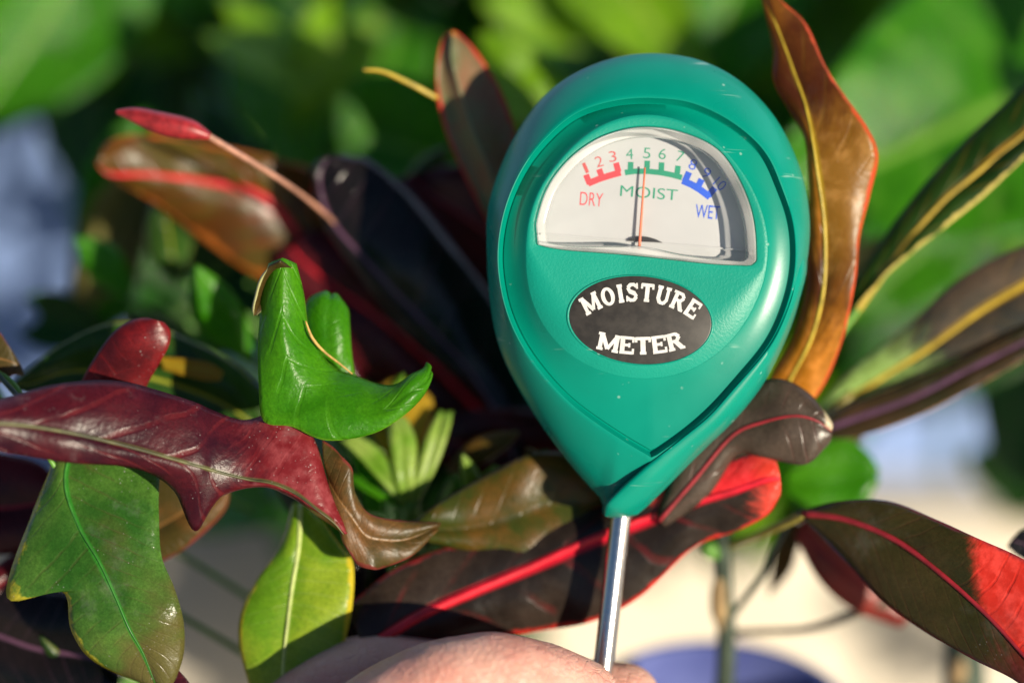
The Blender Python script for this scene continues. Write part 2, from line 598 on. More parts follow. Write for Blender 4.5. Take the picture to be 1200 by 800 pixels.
# the right-hand ribbon that wraps over the left one and runs down to the tip
BI = [(934,298),(930,330),(925,353),(910,390),(893,416),(858,456),(830,487),(797,514),(766,538),(745,556),(727,573),(712,589),(708.5,598),(709,606)]
BO = [(950,272),(952,310),(944,345),(930,385),(909,430),(885,470),(855,504),(822,534),(798,558.5),(779,578),(764,594.5),(748,607),(735,611),(718,611)]
zin = [-2.4,-.9,-.15,.25,.35,.4,.45,.45,.4,.1,-.6,-1.6,-3,-5]
V, F = [], []
NS = 90
A = [Vector((p[0], p[1], z)) for p, z in zip(BI, zin)]
B = [Vector((p[0], p[1], 0)) for p in BO]
prof = [(-.012, -6.0), (0.0, -2.6), (.0, -.5), (.045, -.08), (.13, 0.0), (.3, -.35), (.5, -1.2), (.7, -2.7), (.88, -4.9), (.98, -7.4), (1.01, -9.5), (.95, -13.0), (.55, -15.0)]
for i in range(NS + 1):
    t_ = i / NS
    a, b = cr(A, t_), cr(B, t_)
    for f, dz in prof:
        V.append(mp_(a.x + (b.x - a.x) * f, a.y + (b.y - a.y) * f, a.z + dz))
n = len(prof)
for i in range(NS):
    for k in range(n - 1):
        F.append((i * n + k, (i + 1) * n + k, (i + 1) * n + k + 1, i * n + k + 1))
F.append(tuple(range(n)))
F.append(tuple(NS * n + k for k in range(n))[::-1])
me = mesh_from(V, F)
bm = bmesh.new(); bm.from_mesh(me)
bmesh.ops.recalc_face_normals(bm, faces=bm.faces)
for e in bm.edges:
    if len(e.link_faces) == 2 and e.calc_face_angle(0) > R(50):
        e.smooth = False
bm.to_mesh(me); bm.free()
link('band', me, M['teal'], meter)

# dial plate and prints
link('dial_plate', loft([(inset(W_, 1.0), -4.6), (inset(W_, 20), -4.6)], cap1=True), M['dial'], meter)
ROLL = R(4.6)
ca, sa = math.cos(ROLL), math.sin(ROLL)


def text(name, s, x, y, h, w, mat, z, rot=0.0, offset=0.0):
    """Printed word centred at photo pixel (x, y), h and w px."""
    cu = bpy.data.curves.new(name, 'FONT')
    cu.body = s
    cu.align_x = 'CENTER'
    cu.align_y = 'CENTER'
    cu.size = 1
    cu.offset = offset
    cu.fill_mode = 'FRONT'
    cu.materials.append(mat)
    o = bpy.data.objects.new(name, cu)
    COL.objects.link(o)
    bpy.context.view_layer.update()
    me = bpy.data.meshes.new_from_object(o.evaluated_get(bpy.context.evaluated_depsgraph_get()))
    bpy.data.objects.remove(o)
    xs = [v.co.x for v in me.vertices]
    ys = [v.co.y for v in me.vertices]
    dx, dy = max(max(xs) - min(xs), .01), max(max(ys) - min(ys), .01)
    me.transform(Matrix.Translation((-(max(xs) + min(xs)) / 2, -(max(ys) + min(ys)) / 2, 0)))
    o = link(name, me, mat, meter)
    o.location = mp_(x, y, z)
    o.rotation_euler = (0, 0, -ROLL + rot)
    o.scale = (w * S / dx, h * S / dy, 1)
    return o


def band_mesh(pts, wid, ticks, tw, z):
    """Polyline band (px) with upright ticks: (foot, tip) pairs."""
    V, F = [], []
    n = len(pts)
    for i, p in enumerate(pts):
        a = Vector(pts[max(0, i - 1)]); b = Vector(pts[min(n - 1, i + 1)])
        d = (b - a).normalized()
        nn = Vector((-d.y, d.x))
        for s_ in (-1, 1):
            q = Vector(p) + nn * wid * .5 * s_
            V.append(mp_(q.x, q.y, z))
    for i in range(n - 1):
        F.append((2 * i, 2 * i + 1, 2 * i + 3, 2 * i + 2))
    for k, (f, tp) in enumerate(ticks):
        f, tp = Vector(f), Vector(tp)
        d = (tp - f).normalized()
        nn = Vector((-d.y, d.x)) * tw * .5
        b = len(V)
        for q in (f - nn, f + nn, tp + nn, tp - nn):
            V.append(mp_(q.x, q.y, z + .006))
        F.append((b, b + 1, b + 2, b + 3))
    me = mesh_from(V, F, smooth=False)
    bm = bmesh.new(); bm.from_mesh(me)
    for f in bm.faces:
        if f.normal.z < 0:
            f.normal_flip()
    bm.to_mesh(me); bm.free()
    return me


ZP = -4.56
link('red_scale', band_mesh([(690,213.5),(702,208.5),(714,204.5),(728.5,200.5)], 7.5, [((692,214),(687.5,203)), ((707,207),(703,196.5)), ((726,200),(723,189))], 7, ZP), M['red_ink'], meter)
link('green_scale', band_mesh([(733.5,200.5),(745,199),(760,199),(775,200.5),(788,203),(801,206.5)], 6.5,
     [((740,199),(740.5,188)), ((759.5,199),(760,186.5)), ((776.5,200),(777,188.5)), ((795,204),(796.5,192.5))], 6.5, ZP), M['green_ink'], meter)
link('blue_scale', band_mesh([(801.5,210),(812,214.5),(823,221),(834,229.5)], 8, [((804.5,211),(809.5,200)), ((819,219),(824.5,208.5)), ((832,228),(840,218.5))], 7.5, ZP), M['blue_ink'], meter)
for s_, x, y, r_, m_ in [('1', 687, 195, 28, 'thin_red'), ('2', 703, 187.5, 19, 'thin_red'), ('3', 719, 181.5, 12, 'thin_red'), ('4', 739, 178.5, 6, 'green_ink'), ('5', 759.5, 177.5, 0, 'green_ink'),
                         ('6', 778, 178.5, -5, 'green_ink'), ('7', 799, 181.5, -12, 'green_ink'), ('8', 814, 191, -16, 'blue_ink'), ('9', 830, 201, -28, 'blue_ink'), ('10', 846, 214, -38, 'blue_ink')]:
    text('numeral', s_, x, y, 12.5, (4 if s_ == '1' else 13 if s_ == '10' else 8.5), M[m_], ZP, R(r_), -.008)
text('dry_print', 'DRY', 694, 232, 15.5, 27, M['red_ink'], ZP, 0, -.008)
text('moist_print', 'MOIST', 762, 224.5, 13, 68, M['green_ink'], ZP, 0, -.004)
text('wet_print', 'WET', 831.5, 247, 16, 29, M['blue_ink'], ZP, 0, .0)

# needle, pivot housing, clear window
nd_pts = [mp_(750, 291, -3.2), mp_(752.5, 255, -3.2), mp_(756.8, 195, -3.2)]
link('needle', tube_mesh(nd_pts, [.00030, .00026, .00018], 8, 8), M['needle'], meter)
hv = []
hf = []
arc = [(735, 281.5), (742, 277.5), (750, 276), (760, 276.5), (769, 279), (778, 283.5)]
for z in (-4.55, -3.8):
    for p in arc:
        hv.append(mp_(p[0], p[1], z))
na_ = len(arc)
hf.append(tuple(range(na_, 2 * na_)))
for i in range(na_):
    j = (i + 1) % na_
    hf.append((i, j, na_ + j, na_ + i))
link('pivot_cover', mesh_from(hv, hf, smooth=False), M['pivot'], meter)
lv, lf = [], []
for k, (x0, y0, x1, y1, zz_) in enumerate([(634, 272, 884, 292, -4.1)]):
    for z in (-4.58, zz_):
        for dx, dy in ((0, 0), (0, 2.0)):
            lv += [mp_(x0 + dx, y0 + dy, z), mp_(x1 + dx, y1 + dy, z)]
lf = [(0, 1, 3, 2), (4, 5, 7, 6), (0, 1, 5, 4), (2, 3, 7, 6), (0, 2, 6, 4), (1, 3, 7, 5)]
link('dial_ledge', mesh_from(lv, lf, smooth=False), M['dial'], meter)
Wi = lerp_ring(inset(W_, 11), W_, 0.0)
link('window_rim', loft([(inset(W_, 2.2), -1.6), (inset(W_, .9), .3), (inset(W_, 1.2), .95), (inset(W_, 2.6), 1.35), (inset(W_, 10.5), 1.40), (inset(W_, 12), 1.2), (inset(W_, 12.6), -1.9), (inset(W_, 11), -2.1)], R(45)),
     M['window_rim'], meter)
link('window', loft([(inset(W_, 12.2), .55), (inset(W_, 12.2), 1.15), (inset(W_, 16), 1.18)], R(30), False, True), M['window'], meter)

# oval label with slab lettering
EC, EA, EB, ER = (750.0, 375.0), 84.0, 51.5, R(5.0)
ring = []
for i in range(96):
    a = 2 * math.pi * i / 96
    x, y = EA * math.cos(a), EB * math.sin(a)
    ring.append((EC[0] + x * math.cos(ER) - y * math.sin(ER), EC[1] + x * math.sin(ER) + y * math.cos(ER)))


def about(ring, c, k):
    return [(c[0] + (x - c[0]) * k, c[1] + (y - c[1]) * k) for x, y in ring]


link('label_recess_rim', loft([(about(ring, EC, 1.035), .5), (about(ring, EC, 1.03), .66), (about(ring, EC, 1.012), .78), (about(ring, EC, .995), .70), (about(ring, EC, .99), .5)], R(60)), M['teal_matt'], meter)
lab = link('label_plate', loft([(about(ring, EC, .992), .5), (about(ring, EC, .992), .68), (about(ring, EC, .98), .72)], R(60), False, True), M['label'], meter)
# letters on a 0..1 by 0..1 box: heavy stems with slab feet
GL = {
    'M': (1.25, [((.16, 0), (.16, 1), .20), ((1.09, 0), (1.09, 1), .22), ((.18, .95), (.62, .12), .20), ((1.07, .95), (.62, .12), .16)], [(.16, 0), (1.09, 0), (.14, 1), (1.11, 1)]),
    'O': (1.0, 'ring', []),
    'I': (.52, [((.26, 0), (.26, 1), .24)], [(.26, 0), (.26, 1)]),
    'S': (.86, [((.76, .80), (.58, .93), .15), ((.62, .93), (.30, .93), .15), ((.34, .93), (.13, .76), .18), ((.13, .78), (.26, .57), .18), ((.22, .58), (.64, .42), .2), ((.60, .43), (.73, .24), .18),
                ((.73, .26), (.54, .07), .18), ((.58, .07), (.24, .07), .15), ((.28, .07), (.10, .20), .15), ((.80, .68), (.80, 1.0), .1), ((.06, .0), (.06, .32), .1)], []),
    'T': (.96, [((.48, 0), (.48, 1), .24), ((.04, .92), (.92, .92), .15), ((.08, .70), (.08, .98), .12), ((.88, .70), (.88, .98), .12)], [(.48, 0)]),
    'U': (1.0, [((.20, .25), (.20, 1), .22), ((.80, .25), (.80, 1), .18), ((.19, .30), (.36, .08), .20), ((.33, .08), (.67, .08), .15), ((.64, .08), (.81, .30), .17)], [(.20, 1), (.80, 1)]),
    'R': (1.0, [((.20, 0), (.20, 1), .22), ((.1, .93), (.62, .93), .14), ((.58, .93), (.78, .74), .17), ((.78, .76), (.58, .51), .17), ((.62, .52), (.2, .52), .14), ((.50, .52), (.82, .06), .22), ((.74, .06), (1.0, .06), .12)], [(.20, 0), (.14, 1)]),
    'E': (.92, [((.20, 0), (.20, 1), .22), ((.05, .93), (.84, .93), .14), ((.05, .07), (.84, .07), .14), ((.2, .51), (.62, .51), .13), ((.82, .68), (.82, 1.0), .11), ((.84, 0), (.84, .32), .11), ((.60, .38), (.60, .64), .10)], []),
}


def letter_mesh(ch):
    wd, st, slabs = GL[ch]
    V, F = [], []
    z = 0.0
    if st == 'ring':
        N = 28
        for i in range(N):
            a = 2 * math.pi * i / N
            V.append((wd / 2 + .48 * math.cos(a), .5 + .52 * math.sin(a), 0))
            V.append((wd / 2 + .20 * math.cos(a), .5 + .35 * math.sin(a), 0))
        for i in range(N):
            j = (i + 1) % N
            F.append((2 * i, 2 * j, 2 * j + 1, 2 * i + 1))
    else:
        ss = list(st) + [((x - .19, .065 if y < .5 else .935), (x + .19, .065 if y < .5 else .935), .13) for x, y in slabs]
        for a, b, w_ in ss:
            a, b = Vector((*a, 0)), Vector((*b, 0))
            d = (b - a).normalized()
            w_ *= 1.24
            nn = Vector((-d.y, d.x, 0)) * w_ / 2
            i = len(V)
            for q in (a - nn, b - nn, b + nn, a + nn):
                V.append((q.x, q.y, z))
            F.append((i, i + 1, i + 2, i + 3))
            z += .0004
    return wd, V, F


def arc_word(word, pts, h, sx):
    """Letters along a px polyline (baseline)."""
    base = [Vector((p[0], p[1], 0)) for p in pts]
    tot = sum(GL[c][0] for c in word) + .07 * (len(word) - 1)
    L = sum((cr(base, (i + 1) / 60) - cr(base, i / 60)).length for i in range(60))
    k = L / tot
    pos = 0
    for c in word:
        wd, V, F = letter_mesh(c)
        tc = (pos + wd / 2) / tot
        p = cr(base, tc)
        d = (cr(base, min(1, tc + .02)) - cr(base, max(0, tc - .02))).normalized()
        nrm = Vector((d.y, -d.x, 0))
        out = []
        for x, y, z in V:
            q = p + d * ((x - wd / 2) * k) + nrm * (y * h)
            out.append(mp_(q.x, q.y, .735 + z * 10))
        me = mesh_from(out, F, smooth=False)
        bm = bmesh.new(); bm.from_mesh(me)
        for f in bm.faces:
            if f.normal.z < 0:
                f.normal_flip()
        bm.to_mesh(me); bm.free()
        link('letter', me, M['label_ink'], lab)
        pos += wd + .07




def circle_arc(a, m, b, n=24):
    """Points on the circle through a, m and b, from a to b."""
    ax, ay, bx, by, cx, cy = *a, *m, *b
    d = 2 * (ax * (by - cy) + bx * (cy - ay) + cx * (ay - by))
    ux = ((ax * ax + ay * ay) * (by - cy) + (bx * bx + by * by) * (cy - ay) + (cx * cx + cy * cy) * (ay - by)) / d
    uy = ((ax * ax + ay * ay) * (cx - bx) + (bx * bx + by * by) * (ax - cx) + (cx * cx + cy * cy) * (bx - ax)) / d
    r = math.hypot(ax - ux, ay - uy)
    t0, t1 = math.atan2(ay - uy, ax - ux), math.atan2(cy - uy, cx - ux)
    return [(ux + r * math.cos(t0 + (t1 - t0) * i / n), uy + r * math.sin(t0 + (t1 - t0) * i / n)) for i in range(n + 1)]


arc_word('MOISTURE', circle_arc((688, 370), (751, 353), (812, 375)), 21, 1)
arc_word('METER', circle_arc((699, 408), (751, 415), (803, 407)), 20, 1)

# steel probe
pr = [mp_(733, 590, -9.5), mp_(728.5, 622, -9.5), mp_(709, 790, -9.5), mp_(672, 1110, -9.5)]
link('probe', tube_mesh(pr, [.00195] * 4, 24, 24), M['steel'], meter)

# ---------------------------------------------------------------- hand
t = NT('skin')
obj = t.n('ShaderNodeTexCoord').outputs['Object']
n1 = t.noise(110, 4, .55, obj)
vo = t.n('ShaderNodeTexVoronoi', {'Vector': obj, 'Scale': 620.0}, feature='DISTANCE_TO_EDGE')
col = t.mix(t.step(n1, .3, .7), (.62, .33, .255), (.72, .42, .335))
col = t.mix(t.math('MULTIPLY', t.step(t.noise(75, 4, .6, obj), .46, .64), .4), col, (.60, .21, .165))
hh = t.math('ADD', t.math('MULTIPLY', t.step(vo.outputs['Distance'], 0, .12), .8), t.math('MULTIPLY', t.noise(240, 5, .65, obj), 3.0))
t.set(Base_Color=col, Roughness=.46, Normal=t.bump(hh, .55, .0003), Subsurface_Weight=.35, Subsurface_Scale=.002)
t.b.inputs['Subsurface Radius'].default_value = (1.0, .35, .18)
M['skin'] = t.m
t = NT('nail')
t.set(Base_Color=(.70, .40, .33), Roughness=.28, Subsurface_Weight=.2, Subsurface_Scale=.001)
M['nail'] = t.m


def chain(pts, radii, n=18):
    """Rounded tapering tube for one finger or limb, closed with a dome."""
    ps = [P(*p) for p in pts]
    steps = (len(ps) - 1) * 9
    rv = [Vector((r * .001, 0, 0)) for r in radii]
    V, F = [], []
    prev = None
    rows = []
    for i in range(steps + 1):
        t_ = i / steps
        rows.append((cr(ps, t_), cr(rv, t_).x, (cr(ps, min(1, t_ + .01)) - cr(ps, max(0, t_ - .01))).normalized()))
    c, r, d = rows[-1]
    for k in range(1, 6):
        a = k / 5 * math.pi / 2 * .97
        rows.append((c + d * r * math.sin(a), r * math.cos(a), d))
    c, r, d = rows[0]
    for k in range(1, 6):
        a = k / 5 * math.pi / 2 * .97
        rows.insert(0, (c - d * r * math.sin(a), r * math.cos(a), d))
    for c, r, d in rows:
        a = prev or Vector((.2, .3, .9))
        a = (a - d * a.dot(d)).normalized()
        prev = a
        b = d.cross(a)
        for k in range(n):
            w_ = 2 * math.pi * k / n
            V.append(c + (a * math.cos(w_) + b * math.sin(w_)) * r)
    for i in range(len(rows) - 1):
        for k in range(n):
            F.append((i * n + k, i * n + (k + 1) % n, (i + 1) * n + (k + 1) % n, (i + 1) * n + k))
    F.append(tuple(range(n))[::-1])
    F.append(tuple((len(rows) - 1) * n + k for k in range(n)))
    return V, F


hand = thing('hand', 'bare hand pinching the steel probe of the meter between thumb and bent index finger', 'hand', P(300, 980, 5))
HV, HF = [], []
for pts, rad in [
    # index finger, bent across the front of the probe
    ([(300, 965, 2), (380, 895, -3), (468, 832, -6), (545, 800, -7), (625, 800, -5), (686, 812, 2)], [10.5, 10.0, 9.6, 9.1, 8.0, 6.4]),
    # thumb, behind the probe
    ([(250, 950, 16), (335, 858, 15), (425, 802, 14.5), (540, 808, 15.5), (640, 822, 16.5), (730, 820, 13)], [12, 10.5, 9.4, 9.0, 8.8, 7.4]),
    # middle, ring and little finger curl below
    ([(285, 985, 4), (400, 925, -6), (520, 905, -8), (600, 930, -3), (615, 965, 6), (570, 990, 13)], [11, 9.8, 9.0, 8.2, 7.4, 6.2]),
    ([(270, 1035, 6), (385, 1005, -5), (490, 995, -7), (560, 1020, -2), (570, 1050, 7), (530, 1070, 13)], [11, 9.4, 8.6, 7.9, 7.0, 6.0]),
    ([(262, 1085, 10), (365, 1085, 0), (450, 1085, -2), (500, 1105, 3), (505, 1130, 10), (470, 1145, 14)], [10, 8.2, 7.5, 6.8, 6.2, 5.2]),
    # palm and wrist
    ([(300, 940, 10), (230, 1000, 14), (140, 1090, 18)], [13, 17, 19]), ([(285, 990, 12), (220, 1040, 16), (130, 1120, 18)], [14, 17, 18]),
    ([(275, 1040, 13), (210, 1080, 17), (120, 1150, 18)], [14, 16, 18]), ([(268, 1085, 14), (210, 1115, 17), (115, 1175, 18)], [12, 15, 18]),
    ([(150, 1100, 18), (40, 1200, 20), (-200, 1420, 24), (-420, 1640, 28)], [24, 25, 30, 36]),
]:
    V, F = chain(pts, rad)
    b = len(HV)
    HV += [v - hand.location for v in V]
    HF += [tuple(i + b for i in f) for f in F]
ho = link('skin', mesh_from(HV, HF), M['skin'], hand)
rm = ho.modifiers.new('remesh', 'REMESH')
rm.mode = 'VOXEL'
rm.voxel_size = .0009
rm.use_smooth_shade = True
sm = ho.modifiers.new('smooth', 'SMOOTH')
sm.factor = .6
sm.iterations = 7
tx = bpy.data.textures.new('skin_folds', 'CLOUDS')
tx.noise_scale = .011
dp = ho.modifiers.new('folds', 'DISPLACE')
dp.texture = tx
dp.strength = .0009
dp.mid_level = .5

# ---------------------------------------------------------------- leaf materials
L = {}
L['burgundy'] = leaf_mat('leaf_burgundy', tint=(.055, .014, .032), quilt=1.3, a=(.026, .004, .011), b=(.075, .007, .013), patch=((.16, .013, .017), 2, .62, 1.4, .10), rib=(.09, .085, .03), spec=.2, rough=.40, trans=.14, tcol=(.6, .02, .02), dust=.8, veins=11, vein_amt=.25,
                         vein_col=(.28, .03, .03), mott=70)
L['red_tip'] = leaf_mat('leaf_red_tip', (.07, .008, .012), (.26, .012, .014), rough=.42, trans=.2, tcol=(.8, .03, .02), dust=.7, veins=8, vein_amt=.2, mott=80)
L['olive_back'] = leaf_mat('leaf_olive_underside', (.075, .060, .016), (.20, .09, .025), rib=(.25, .13, .04), edge=(.20, .04, .03), rough=.45, trans=.3, tcol=(.6, .3, .05), dust=.3, mott=120)
L['mid_green'] = leaf_mat('leaf_satin_green', (.026, .105, .012), (.085, .20, .030), tint=(.11, .10, .028), quilt=1.8, rib=(.03, .20, .02), edge=(.40, .36, .03), edge_side=0, rough=.33, trans=.2, tcol=(.4, .5, .05), dust=.6, veins=17, vein_amt=.25,
                          vein_col=(.10, .055, .03), mott=60, edge_w=.09)
L['lime'] = leaf_mat('leaf_yellow_green', (.13, .30, .012), (.34, .46, .03), tint=(.10, .27, .02), rib=(.42, .52, .16), edge=(.62, .50, .03), rough=.35, trans=.3, tcol=(.7, .8, .05), veins=15, vein_amt=.15, mott=70, edge_w=.08)
L['fresh'] = leaf_mat('leaf_fresh_green', (.040, .22, .004), (.085, .32, .006), tint=(.055, .30, .006), rough=.40, trans=.4, tcol=(.4, .9, .02), veins=9, vein_amt=.22, bump=.35, quilt=1.2, vein_col=(.12, .40, .02), mott=60, edge=(.16, .36, .02), edge_w=.03)
L['brown_back'] = leaf_mat('leaf_brown_underside', (.05, .035, .008), (.11, .06, .012), rough=.5, trans=.15, edge=(.40, .40, .18), edge_w=.09)
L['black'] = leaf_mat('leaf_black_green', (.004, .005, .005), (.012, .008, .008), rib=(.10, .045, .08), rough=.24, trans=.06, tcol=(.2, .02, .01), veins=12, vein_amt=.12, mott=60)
L['rust'] = leaf_mat('leaf_rust_green', (.085, .030, .006), (.10, .085, .010), tint=(.15, .055, .008), rib=(.62, .008, .014), edge=(.45, .13, .02), rough=.36, trans=.3, tcol=(.7, .35, .03), rib_w=.09, veins=10, spots=((.60, .48, .10), 190.0, .05), mott=55)
L['grey_green'] = leaf_mat('leaf_grey_green_red_rim', (.17, .22, .10), (.30, .13, .075), rib=(.22, .30, .17), edge=(.55, .045, .03), rough=.33, trans=.2, tcol=(.6, .3, .05), edge_w=.10, patch=((.72, .24, .02), 2, .90, 1.4, .03), mott=50, rib_w=.02)
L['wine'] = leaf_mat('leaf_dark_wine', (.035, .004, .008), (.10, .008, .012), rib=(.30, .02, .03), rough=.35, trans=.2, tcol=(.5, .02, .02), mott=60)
L['amber'] = leaf_mat('leaf_amber_brown', (.075, .022, .008), (.28, .11, .012), tint=(.36, .17, .015), rib=(.40, .29, .02), edge=(.68, .10, .035), trans=.42, tcol=(.95, .35, .03), edge_w=.06, rib_w=.07, veins=9, vein_amt=.12, mott=40, dust=.25, rough=.40, patch=(((.50, .20, .015), 2, -.4, .20, .08), ((.46, .18, .015), 0, .38, .54, .07), ((.26, .13, .016), 1, .3, .60, .10)))  # orange patches paint in the glow of sun through the blade
L['dark_rim'] = leaf_mat('leaf_dark_green_pale_rim', (.010, .036, .005), (.020, .060, .007), rib=(.42, .20, .02), edge=(.62, .50, .14), edge_side=1, spec=.12, rough=.5, trans=.2, tcol=(.4, .5, .05), edge_w=.13, rib_w=.10, mott=50)
L['slate'] = leaf_mat('leaf_slate_brown', (.04, .042, .035), (.12, .08, .05), rib=(.42, .26, .02), edge=(.30, .10, .03), rough=.36, trans=.15, mott=45, rib_w=.10, patch=((.20, .32, .08), 2, -.4, .30, .08), edge_w=.04)
L['plum'] = leaf_mat('leaf_dark_olive_plum_rib', (.022, .020, .006), (.055, .030, .012), rib=(.16, .035, .085), edge=(.55, .30, .16), rough=.28, trans=.1, mott=45, rib_w=.14, edge_w=.05)
L['bronze'] = leaf_mat('leaf_bronze', (.045, .032, .022), (.085, .060, .045), rib=(.16, .015, .018), rough=.34, trans=.1, veins=9, mott=60, dust=.2, patch=((.50, .42, .28), 0, .93, 1.4, .02), rib_w=.03)
L['red_black'] = leaf_mat('leaf_black_with_red', (.016, .012, .009), (.050, .035, .026), rib=(.62, .010, .032), edge=(.68, .035, .025), rough=.33, trans=.18, tcol=(.8, .05, .04), rib_w=.10, edge_w=.05, mott=70,
                          veins=9, vein_amt=.1, patch=(((.70, .025, .030), 0, .58, 1.4, .03), ((.70, .05, .03), 2, .87, 1.4, .07)), spots=((.66, .03, .03), 420, -.12))
L['olive'] = leaf_mat('leaf_olive_rust', (.050, .070, .010), (.15, .075, .012), rough=.4, trans=.3, tcol=(.5, .3, .03), mott=120, veins=9, spots=((.30, .11, .015), 240, .05))
L['dark_red_patch'] = leaf_mat('leaf_dark_olive_red_patch', (.030, .032, .008), (.060, .045, .014), rib=(.26, .012, .022), edge=(.16, .012, .018), rough=.34, trans=.16, tcol=(.9, .06, .02), mott=60, rib_w=.03,
                               veins=22, vein_amt=.06, patch=(((.70, .035, .020), 0, .545, 2.0, .028), ((.13, .018, .014), 1, .66, 2.0, .10)), spots=((.12, .14, .02), 330, -.02), dust=.3, edge_w=.03)
L['shoot'] = leaf_mat('leaf_young_pale_green', (.16, .36, .02), (.42, .56, .12), rough=.38, trans=.35, tcol=(.6, .9, .1), veins=6, vein_amt=.1)
L['yellow'] = leaf_mat('leaf_yellow', (.50, .32, .02), (.62, .40, .03), rib=(.45, .48, .06), rough=.4, trans=.35, tcol=(.9, .6, .03), veins=7, vein_amt=.1)
L['deep'] = leaf_mat('leaf_deep_green', (.018, .055, .008), (.035, .10, .012), rib=(.28, .30, .03), edge=(.30, .32, .09), rough=.3, trans=.2, tcol=(.2, .5, .03), mott=50, edge_w=.04)
L['red_shade'] = leaf_mat('leaf_dull_red', (.20, .025, .018), (.32, .05, .035), rib=(.4, .05, .04), rough=.4, trans=.3, tcol=(.9, .1, .05))
M['rib_olive'] = plain('midrib_olive', (.085, .085, .028), .5, var=.6, scale=160)
M['rib_green'] = plain('midrib_green', (.03, .15, .018), .4, scale=300)
M['rib_pale'] = plain('midrib_pale', (.40, .48, .14), .45, scale=300)
M['rib_red'] = plain('midrib_red', (.60, .012, .028), .4, scale=300)
M['rib_wine'] = plain('midrib_wine', (.24, .012, .02), .42, scale=300)
M['rib_yellow'] = plain('midrib_yellow', (.45, .32, .03), .42, scale=300)
M['rib_plum'] = plain('midrib_plum', (.075, .03, .07), .4, scale=300)
M['rib_brown'] = plain('vein_dry_brown', (.45, .28, .07), .6, scale=900)
M['bud'] = plain('bud_red', (.26, .016, .02), .4, var=.35, scale=500)
M['pink_stalk'] = plain('stalk_pink_tan', (.36, .17, .11), .45, scale=400)
M['bark'] = plain('bark_grey_brown', (.10, .085, .06), .7, var=.5, scale=260, bump=.8, bdist=.0005)
M['bark_green'] = plain('bark_dark_green', (.035, .055, .035), .6, var=.4, scale=260, bump=.5, bdist=.0004)
M['bark_tan'] = plain('bark_tan', (.30, .20, .09), .7, var=.5, scale=320, bump=.8, bdist=.0005)
M['petiole'] = plain('petiole_olive', (.26, .22, .04), .45, scale=300)
M['petiole_green'] = plain('petiole_green', (.10, .26, .03), .45, scale=300)

# ---------------------------------------------------------------- croton on the left (burgundy, black and rust leaves)
ca_root = thing('croton_plant', 'croton plant with burgundy, black and red-ribbed leaves filling the left and middle', 'croton', (-.045, .03, .13))
cl = ca_root
leaf(cl, secs([(-150,504,-150,507,-150,510,-30), (-70,482,-70,500,-70,520,-22), (0,467,0,496,0,530,-15), (70,449,72,505,80,542,-11), (140,447,150,523,160,549,-7), (215,467,225,544,205,575,-4), (250,481,250,551,229,622,-2),
               (285,492,288,561,254,584,0), (316,484,318,566,305,570,0), (346,481,346,578,341,582,0), (367,514,371,597,367,600,0), (383,560,391,612,388,615,1), (399,613,403,626,401,628,2)], 3, 2),
     L['burgundy'], M['rib_olive'], .42, cup=.9, wave=.6, seed=1, label='burgundy leaf with a green midrib and a drooping pointed lobe')
leaf(cl, secs([(378,515,384,560,396,618,4), (396,530,398,585,406,640,3), (412,548,408,600,418,660,3), (416,575,425,625,436,667,4), (432,602,445,632,452,664,5), (475,610,475,632,480,652,7), (515,612,512,618,512,622,10)]),
     L['olive_back'], None, cup=.6, wave=.5, seed=2, label='olive brown underside of the twisted leaf end')
leaf(cl, secs([(85,480,120,480,165,478,9), (95,448,128,450,172,452,8), (112,417,148,422,187,425,7), (133,389,165,398,198,404,6), (155,375,178,382,199,388,6), (172,372,184,375,192,378,6)], 1.5, 1.5),
     L['red_tip'], None, cup=.35, seed=3, label='upright rounded red leaf tip')
leaf(cl, secs([(72,500,92,505,192,512,9), (60,545,76,560,187,560,5), (35,607,90,612,187,607,3), (9,700,116,657,189,652,1), (72,692,136,700,204,687,0), (84,738,152,737,214,722,0), (112,775,168,765,215,765,2), (168,803,182,800,203,803,4)], 2, 1),
     L['mid_green'], M['rib_green'], .32, cup=1.0, wave=.5, seed=4, label='wide satin green leaf with yellow rim under the burgundy leaf')
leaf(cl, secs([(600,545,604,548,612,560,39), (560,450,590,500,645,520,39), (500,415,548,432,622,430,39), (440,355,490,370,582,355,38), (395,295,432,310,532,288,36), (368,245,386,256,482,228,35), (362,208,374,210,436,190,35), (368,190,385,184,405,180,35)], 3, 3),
     L['black'], M['rib_plum'], .45, cup=1.5, wave=.5, seed=5, label='broad glossy near-black leaf in the shade of the meter')  # dark plum rib paints in the shaded run of the pink stalk
leaf(cl, secs([(395,360,398,352,408,345,53), (300,322,345,270,380,215,51), (240,283,300,226,330,188,48), (185,240,235,212,250,170,45), (140,215,175,206,180,157,42), (118,196,130,205,135,162,40), (112,186,114,192,118,178,39)]),
     L['rust'], M['rib_red'], .7, cup=.8, wave=.5, seed=6, label='rust and olive leaf with a bright red midrib')
stalk(cl, [(392, 262, 35), (378, 248, 31), (345, 222, 25), (305, 196, 20), (240, 157, 13)], [.3, .5, .5, .55, .65], M['pink_stalk'], 'flower_stalk')
bud = stalk(cl, [(246, 160, 13), (222, 152, 13), (190, 145, 13), (158, 135, 13), (136, 131, 13)], [.7, 2.0, 2.2, 1.5, .4], M['bud'], 'bud')
leaf(cl, secs([(590,300,600,300,625,300,28), (568,255,590,255,622,250,27), (541,200,576,206,612,205,26), (521,152,557,160,603,150,25), (512,110,541,112,586,104,25), (512,72,530,70,560,62,25), (519,45,530,44,541,43,26), (527,37,529,37,532,37,26)], 2, 2),
     L['grey_green'], None, cup=-1.2, seed=7, label='grey green leaf with red rim and orange tip')
stalk(cl, [(512, 115, 24), (480, 98, 22), (448, 84, 21), (425, 82, 21)], [.5, .5, .4, .25], M['rib_yellow'], 'tendril')
